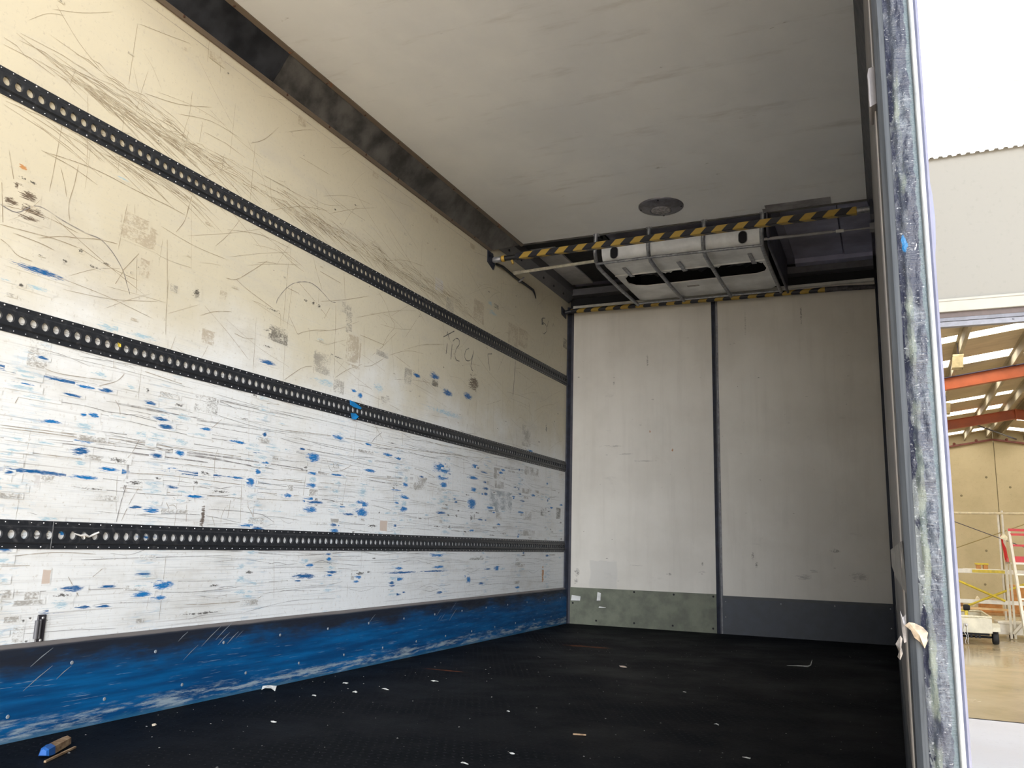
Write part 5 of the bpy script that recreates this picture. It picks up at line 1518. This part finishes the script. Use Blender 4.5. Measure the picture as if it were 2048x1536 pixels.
rafter(5.2, [M_orange, M_navy], 'orange steel rafter just behind the front wall')
mb = MB()
for sgn in (-1, 1):
    mb.beam((RX, YE-0.05, 4.08), (RX+sgn*8.9, YE-0.05, 4.08-SL*8.9*1.1), 0.10, 0.05)
for x in (4.35, 4.95, 5.75, 6.3):
    mb.lathe([(0.04, 0), (0.04, 0.05), (0.0, 0.055)], (x, YE-0.07, 4.12-SL*abs(x-RX)), (0, -1, 0), 10)
struct('roof_beam', mb, mat('maroon_angle', (0.20, 0.06, 0.05), 0.5), 'maroon steel angle along the top of the end wall', 'beam')
for px, lab in ((3.62, 'zinc purlin farthest left under the roof'), (4.62, 'zinc purlin halfway up the left roof slope'), (5.22, 'zinc purlin just left of the ridge'), (5.54, 'zinc purlin just right of the ridge'),
                (6.2, 'zinc purlin right of the ridge'), (2.6, 'lowest zinc purlin on the left roof slope'), (7.2, 'lowest zinc purlin on the right roof slope')):
    mb = MB()
    zt = roof(px)-0.006
    mb.box(px-0.003, px+0.003, 4.05, 22.3, zt-0.175, zt); mb.box(px-0.05, px, 4.05, 22.3, zt-0.006, zt); mb.box(px, px+0.05, 4.05, 22.3, zt-0.178, zt-0.172)
    struct('roof_purlin', mb, M_zinc, lab, 'purlin')
mb = MB()
mb.beam((4.85, 11.0, roof(4.85)-0.2), (6.6, 16.9, roof(6.6)-0.2), 0.03, 0.03); mb.beam((4.2, 17.1, roof(4.2)-0.2), (6.0, 22.2, roof(6.0)-0.2), 0.03, 0.03)
struct('roof_brace', mb, M_navy, 'dark diagonal braces under the warehouse roof', 'brace')

def highbay(loc, label):
    x, y, z = loc
    t = thing('hanging_lamp', loc, label, 'lamp', 'hanging lamps in the warehouse')
    mb = MB()
    mb.add([(x-0.09, y-0.05, z+0.20), (x+0.07, y-0.05, z+0.22), (x+0.07, y+0.05, z+0.22), (x-0.09, y+0.05, z+0.20),
            (x-0.115, y-0.10, z), (x+0.05, y-0.10, z), (x+0.05, y+0.10, z), (x-0.115, y+0.10, z)],
           [(0, 1, 2, 3), (0, 4, 5, 1), (1, 5, 6, 2), (2, 6, 7, 3), (3, 7, 4, 0)], 0)
    shade = link('lamp_shade', mb, mat('cream_lamp_shade', (0.50, 0.42, 0.25), 0.5), t)
    mb = MB(); mb.box(x-0.085, x+0.075, y-0.05, y+0.05, z+0.205, z+0.235)
    sub('gear_box', mb, mat('pale_gear_box', (0.72, 0.66, 0.45), 0.5), shade)
    mb = MB(); mb.tube([(x, y, z+0.23), (x-0.01, y, roof(x)+0.0)], 0.006, 6)
    link('hanging_wire', mb, M_navy, t)
    return t
highbay((3.60, 8.8, 3.645), 'cream lamp hanging before the nearest orange rafter')
highbay((3.64, 13.0, 3.52), 'cream lamp hanging between the two orange rafters')

# ------------------------------------------------------------------ trailer
t = thing('box_trailer', (3.2, 13.0, G), 'small cream box trailer parked on the warehouse floor', 'trailer')
M_cream = mat('cream_trailer_paint', (0.56, 0.53, 0.42), 0.45, 0, 0.12, 4)
mb = MB()
mb.prism([(2.35, -0.83), (4.08, -0.83), (4.10, -0.78), (4.10, -0.555), (2.35, -0.555)], 'y', 12.28, 12.31)
mb.box(2.35, 4.10, 14.2, 14.23, -0.83, -0.555); mb.box(4.07, 4.10, 12.3, 14.2, -0.83, -0.555); mb.box(2.35, 2.38, 12.3, 14.2, -0.83, -0.555); mb.box(2.35, 4.10, 12.3, 14.2, -0.83, -0.80)
link('tray', mb, M_cream, t, 0.006)
mb = MB(); mb.tube([(2.36, 12.295, -0.525), (4.09, 12.295, -0.53), (4.09, 14.2, -0.53), (2.36, 14.2, -0.53)], 0.020, 8)
mb.tube([(3.8, 12.295, -0.575), (3.95, 12.29, -0.555), (4.09, 12.295, -0.535)], 0.012, 8)
link('top_rail', mb, mat('pale_rail_paint', (0.66, 0.62, 0.48), 0.45), t)
for x in (4.165, 2.28):
    mb = MB(); mb.lathe([(0.055, -0.048), (0.115, -0.052), (0.124, -0.035), (0.126, 0.0), (0.124, 0.035), (0.115, 0.052), (0.055, 0.048)], (x, 12.62, G+0.127), (1, 0, 0), 28)
    wheel = link('wheel', mb, mat('tyre_black', (0.012, 0.012, 0.014), 0.7), t)
    mb = MB(); mb.lathe([(0.0, 0.02), (0.03, 0.03), (0.06, 0.01), (0.06, -0.04), (0.0, -0.035)], (x, 12.62, G+0.127), (1, 0, 0), 20)
    sub('rim', mb, M_galv, wheel)
mb = MB(); mb.prism([(12.40, -0.80), (12.42, -0.72), (12.50, -0.655), (12.74, -0.655), (12.82, -0.72), (12.84, -0.80), (12.82, -0.80), (12.80, -0.73), (12.73, -0.67), (12.51, -0.67), (12.44, -0.73), (12.42, -0.80)], 'x', 4.10, 4.24)
link('mudguard', mb, M_cream, t)
mb = MB(); mb.box(2.3, 4.05, 12.36, 12.40, -0.875, -0.83); mb.tube([(2.28, 12.62, G+0.127), (4.16, 12.62, G+0.127)], 0.02, 8); mb.box(3.0, 3.05, 12.3, 14.2, -0.88, -0.83)
for x in (3.66, 3.72, 3.80, 3.86):
    mb.box(x, x+0.035, 12.34, 12.39, -0.93, -0.87)
link('chassis', mb, M_void, t)
mb = MB()
for dx in (0.0, 0.045):
    mb.tube([(3.63+dx, 12.26, -0.66), (3.60+dx*1.4, 12.25, -0.80), (3.655+dx*.5, 12.25, -0.90), (3.62+dx, 12.25, -1.0), (3.63+dx, 12.22, G+0.01)], 0.006, 6)
mb.lathe([(0.035, 0), (0.03, 0.015), (0, 0.02)], (3.655, 12.275, -0.69), (0, -1, 0), 10)
link('safety_chain', mb, M_steel, t)

# ------------------------------------------------------------------ platform ladder
t = thing('platform_ladder', (4.8, 13.2, G), 'aluminium platform ladder with red top guard rails', 'ladder')
M_wht = mat('white_ladder_alu', (0.72, 0.69, 0.60), 0.4, 0.1, 0.06, 10)
M_red = mat('red_guard_paint', (0.58, 0.02, 0.025), 0.45)
for xa, xb in ((4.59, 4.70), (5.25, 5.20)):
    mb = MB(); mb.beam((xa, 13.15, 1.17), (xb, 12.75, G+0.02), 0.045, 0.06)
    link('front_stile', mb, M_wht, t)
for xa, xb in ((4.50, 4.52), (5.28, 5.30)):
    mb = MB(); mb.beam((xa+0.03, 13.35, 1.07), (xb+0.06, 13.95, G+0.02), 0.045, 0.05)
    mb.beam((xa+0.1, 13.45, 0.5), (xb+0.14, 14.0, G+0.02), 0.04, 0.04)
    link('rear_leg', mb, M_wht, t)
for k in range(6):
    z = 0.28-0.235*k; f = (1.17-z)/2.2
    mb = MB(); mb.box(4.60+0.11*f, 5.24, 13.12-0.40*f, 13.20-0.40*f, z-0.018, z+0.018)
    link('step', mb, M_wht, t, 0.004)
mb = MB(); mb.box(4.57, 5.3, 13.12, 13.55, 0.47, 0.515)
link('platform', mb, M_wht, t, 0.004)
mb = MB(); mb.box(4.60, 5.3, 13.11, 13.135, 0.515, 0.63); mb.box(4.53, 4.555, 13.14, 13.5, 0.515, 0.60)
o = link('toe_board', mb, M_red, t); o['label'] = 'red toe board'
mb = MB(); mb.beam((4.58, 13.12, 1.15), (5.3, 13.12, 1.14), 0.03, 0.05); mb.beam((4.58, 13.12, 1.06), (5.3, 13.12, 1.055), 0.03, 0.045); mb.beam((4.58, 13.12, 0.845), (5.3, 13.12, 0.84), 0.03, 0.04)
mb.beam((4.50, 13.42, 1.04), (4.545, 13.38, 0.55), 0.05, 0.04)
o = link('guard_rail', mb, M_red, t); o['label'] = 'red guard rails'
mb = MB(); mb.beam((5.1, 13.6, -0.30), (4.62, 13.9, -0.93), 0.07, 0.05)
link('brace', mb, M_wht, t)
mb = MB(); mb.prism([(4.42, 0.98), (4.49, 1.08), (4.56, 1.0), (4.53, 0.93)], 'y', 13.05, 13.10)
tag(link('paper_tag', mb, mat('cream_tag', (0.75, 0.70, 0.50), 0.6)), 'cream cloth hung on the top corner of the red-railed ladder', 'cloth')

# ------------------------------------------------------------------ scaffold behind the trailer
t = thing('scaffold', (4.2, 15.0, G), 'white scaffold frame with yellow cross braces behind the trailer', 'scaffold')
M_scw = mat('white_scaffold_paint', (0.74, 0.72, 0.66), 0.45, 0, 0.06, 10)
M_yel = mat('yellow_brace_paint', (0.62, 0.48, 0.03), 0.45)
for x in (2.45, 4.70, 6.3):
    for y in (15.0, 15.8):
        mb = MB(); mb.tube([(x, y, G), (x, y, 1.62)], 0.022, 8); mb.lathe([(0.05, 0), (0.05, 0.01), (0.03, 0.02), (0.0, 0.02)], (x, y, G), (0, 0, 1), 12)
        link('standard', mb, M_scw, t)
for z, h, m_, nm in ((0.287, 0.095, M_scw, 'upper_ledger'), (-0.365, 0.085, M_scw, 'lower_ledger')):
    mb = MB(); mb.box(2.4, 6.35, 14.96, 15.0, z-h/2, z+h/2)
    link(nm, mb, m_, t, 0.004)
mb = MB(); mb.tube([(2.4, 15.0, 1.56), (6.35, 15.0, 1.555)], 0.028, 8)
link('top_rail', mb, mat('cream_tube', (0.62, 0.55, 0.38), 0.45), t)
mb = MB(); mb.box(4.03, 4.66, 14.945, 14.96, 0.255, 0.32)
o = link('yellow_board', mb, M_yel, t); o['label'] = 'yellow end board'
mb = MB(); mb.tube([(3.3, 14.93, 0.27), (4.62, 14.93, -0.33)], 0.025, 8)
link('cross_brace', mb, M_yel, t)
mb = MB(); mb.tube([(3.55, 14.97, -0.62), (4.62, 14.97, -0.13), (5.9, 14.97, 0.42)], 0.025, 8)
link('cross_brace', mb, M_yel, t)
mb = MB(); mb.tube([(3.3, 15.02, 1.55), (5.3, 15.02, 0.74)], 0.008, 6)
link('thin_brace', mb, M_navy, t)
mb = MB(); mb.tube([(3.3, 15.05, 0.60), (5.3, 15.05, 1.40)], 0.010, 6)
link('thin_brace', mb, mat('brass_brace', (0.30, 0.24, 0.10), 0.45, 0.4), t)

# ------------------------------------------------------------------ clutter behind the scaffold
M_card = mat('cardboard', (0.42, 0.24, 0.10), 0.7, 0, 0.15, 8)
M_card2 = mat('orange_cardboard', (0.56, 0.26, 0.08), 0.7, 0, 0.15, 8)
def carton(x, y, z, w, d, h, label, m_, flap=True):
    t = thing('cardboard_box', (x, y, z), label, 'box', 'cardboard boxes behind the scaffold')
    mb = MB(); mb.box(x-w/2, x+w/2, y-d/2, y+d/2, z, z+h)
    link('box_body', mb, m_, t, 0.006)
    if flap:
        for sg in (-1, 1):
            mb = MB(); mb.beam((x+sg*w/2, y, z+h+0.003), (x+sg*w*0.12, y, z+h+0.05), d, 0.008, upv=(0, 0, 1))
            link('flap', mb, m_, t)
    return t
def bench(name, x0, x1, y0, y1, z, label, m_, cat):
    t = thing(name, ((x0+x1)/2, (y0+y1)/2, G), label, cat)
    mb = MB(); mb.box(x0, x1, y0, y1, z-0.05, z)
    link('top', mb, m_, t, 0.005)
    for x in (x0+0.06, x1-0.06):
        for y in (y0+0.06, y1-0.06):
            mb = MB(); mb.box(x-0.025, x+0.025, y-0.025, y+0.025, G, z-0.05); link('leg', mb, m_, t)
    return t
bench('timber_bench', 2.6, 5.9, 16.0, 17.2, -0.66, 'low timber bench carrying cartons behind the scaffold', M_card, 'bench')
carton(3.68, 16.4, -0.66, 0.42, 0.4, 0.26, 'brown carton at the left end of the timber bench', M_card)
carton(4.46, 16.4, -0.66, 0.46, 0.4, 0.24, 'orange-brown crumpled carton in the middle of the timber bench', M_card2)
carton(5.16, 16.5, -0.66, 0.5, 0.4, 0.64, 'tall orange carton seen between the ladder steps', M_card2, False)
t = thing('stool', (4.25, 15.3, 0.33), 'small wooden trestle with yellow top standing on the white scaffold board', 'trestle')
mb = MB(); mb.box(4.12, 4.38, 15.2, 15.4, 0.425, 0.465); link('top', mb, M_yel, t, 0.004)
mb = MB(); mb.box(4.14, 4.23, 15.22, 15.38, 0.335, 0.425); mb.box(4.28, 4.37, 15.22, 15.38, 0.335, 0.425); link('side', mb, M_card2, t)
mb = MB(); mb.box(3.9, 4.6, 15.05, 15.75, 0.285, 0.335)
tag(link('scaffold_plank', mb, M_scw, bevel=0.004), 'white plank lying across the scaffold under the yellow-topped trestle', 'plank')
mb = MB(); mb.lathe([(0.14, 0), (0.13, 0.05), (0.10, 0.15), (0.05, 0.27), (0.015, 0.33), (0, 0.335)], (4.25, 16.9, -0.66), (0, 0, 1), 14)
tag(link('cloth_sack', mb, mat('cream_sack', (0.66, 0.60, 0.44), 0.8, 0, 0.1, 10)), 'peaked cream sack behind the yellow cross brace', 'sack')
mb = MB(); mb.beam((2.9, 14.27, -0.470), (4.72, 14.36, -0.486), 0.12, 0.04)
tag(link('timber_plank', mb, mat('raw_plank', (0.60, 0.40, 0.19), 0.6, 0, 0.12, 6)), 'raw timber plank resting across the trailer load', 'plank')
t = thing('power_tool', (3.70, 13.4, -0.80), 'yellow and black tool standing in the trailer', 'tool')
mb = MB(); mb.box(3.72, 3.78, 13.35, 13.45, -0.80, -0.43); mb.box(3.56, 3.72, 13.37, 13.43, -0.50, -0.47); link('yellow_body', mb, M_yel, t, 0.008)
mb = MB(); mb.lathe([(0.05, -0.06), (0.062, -0.03), (0.062, 0.03), (0.045, 0.06)], (3.76, 13.36, -0.42), (1, 0, 0), 14); link('motor', mb, M_void, t)
t = thing('flat_trolley', (5.2, 14.4, G), 'low white trolley with black wheels behind the ladder', 'trolley')
mb = MB(); mb.box(4.36, 6.2, 14.1, 14.8, -0.97, -0.72); mb.box(4.36, 6.2, 14.08, 14.1, -0.76, -0.70); link('deck', mb, mat('white_trolley', (0.68, 0.64, 0.55), 0.5, 0, 0.1, 4), t, 0.02)
for x in (4.60, 5.9):
    mb = MB(); mb.lathe([(0.02, -0.03), (0.07, -0.035), (0.075, 0), (0.07, 0.035), (0.02, 0.03)], (x, 14.15, G+0.076), (1, 0, 0), 18); link('wheel', mb, M_void, t)
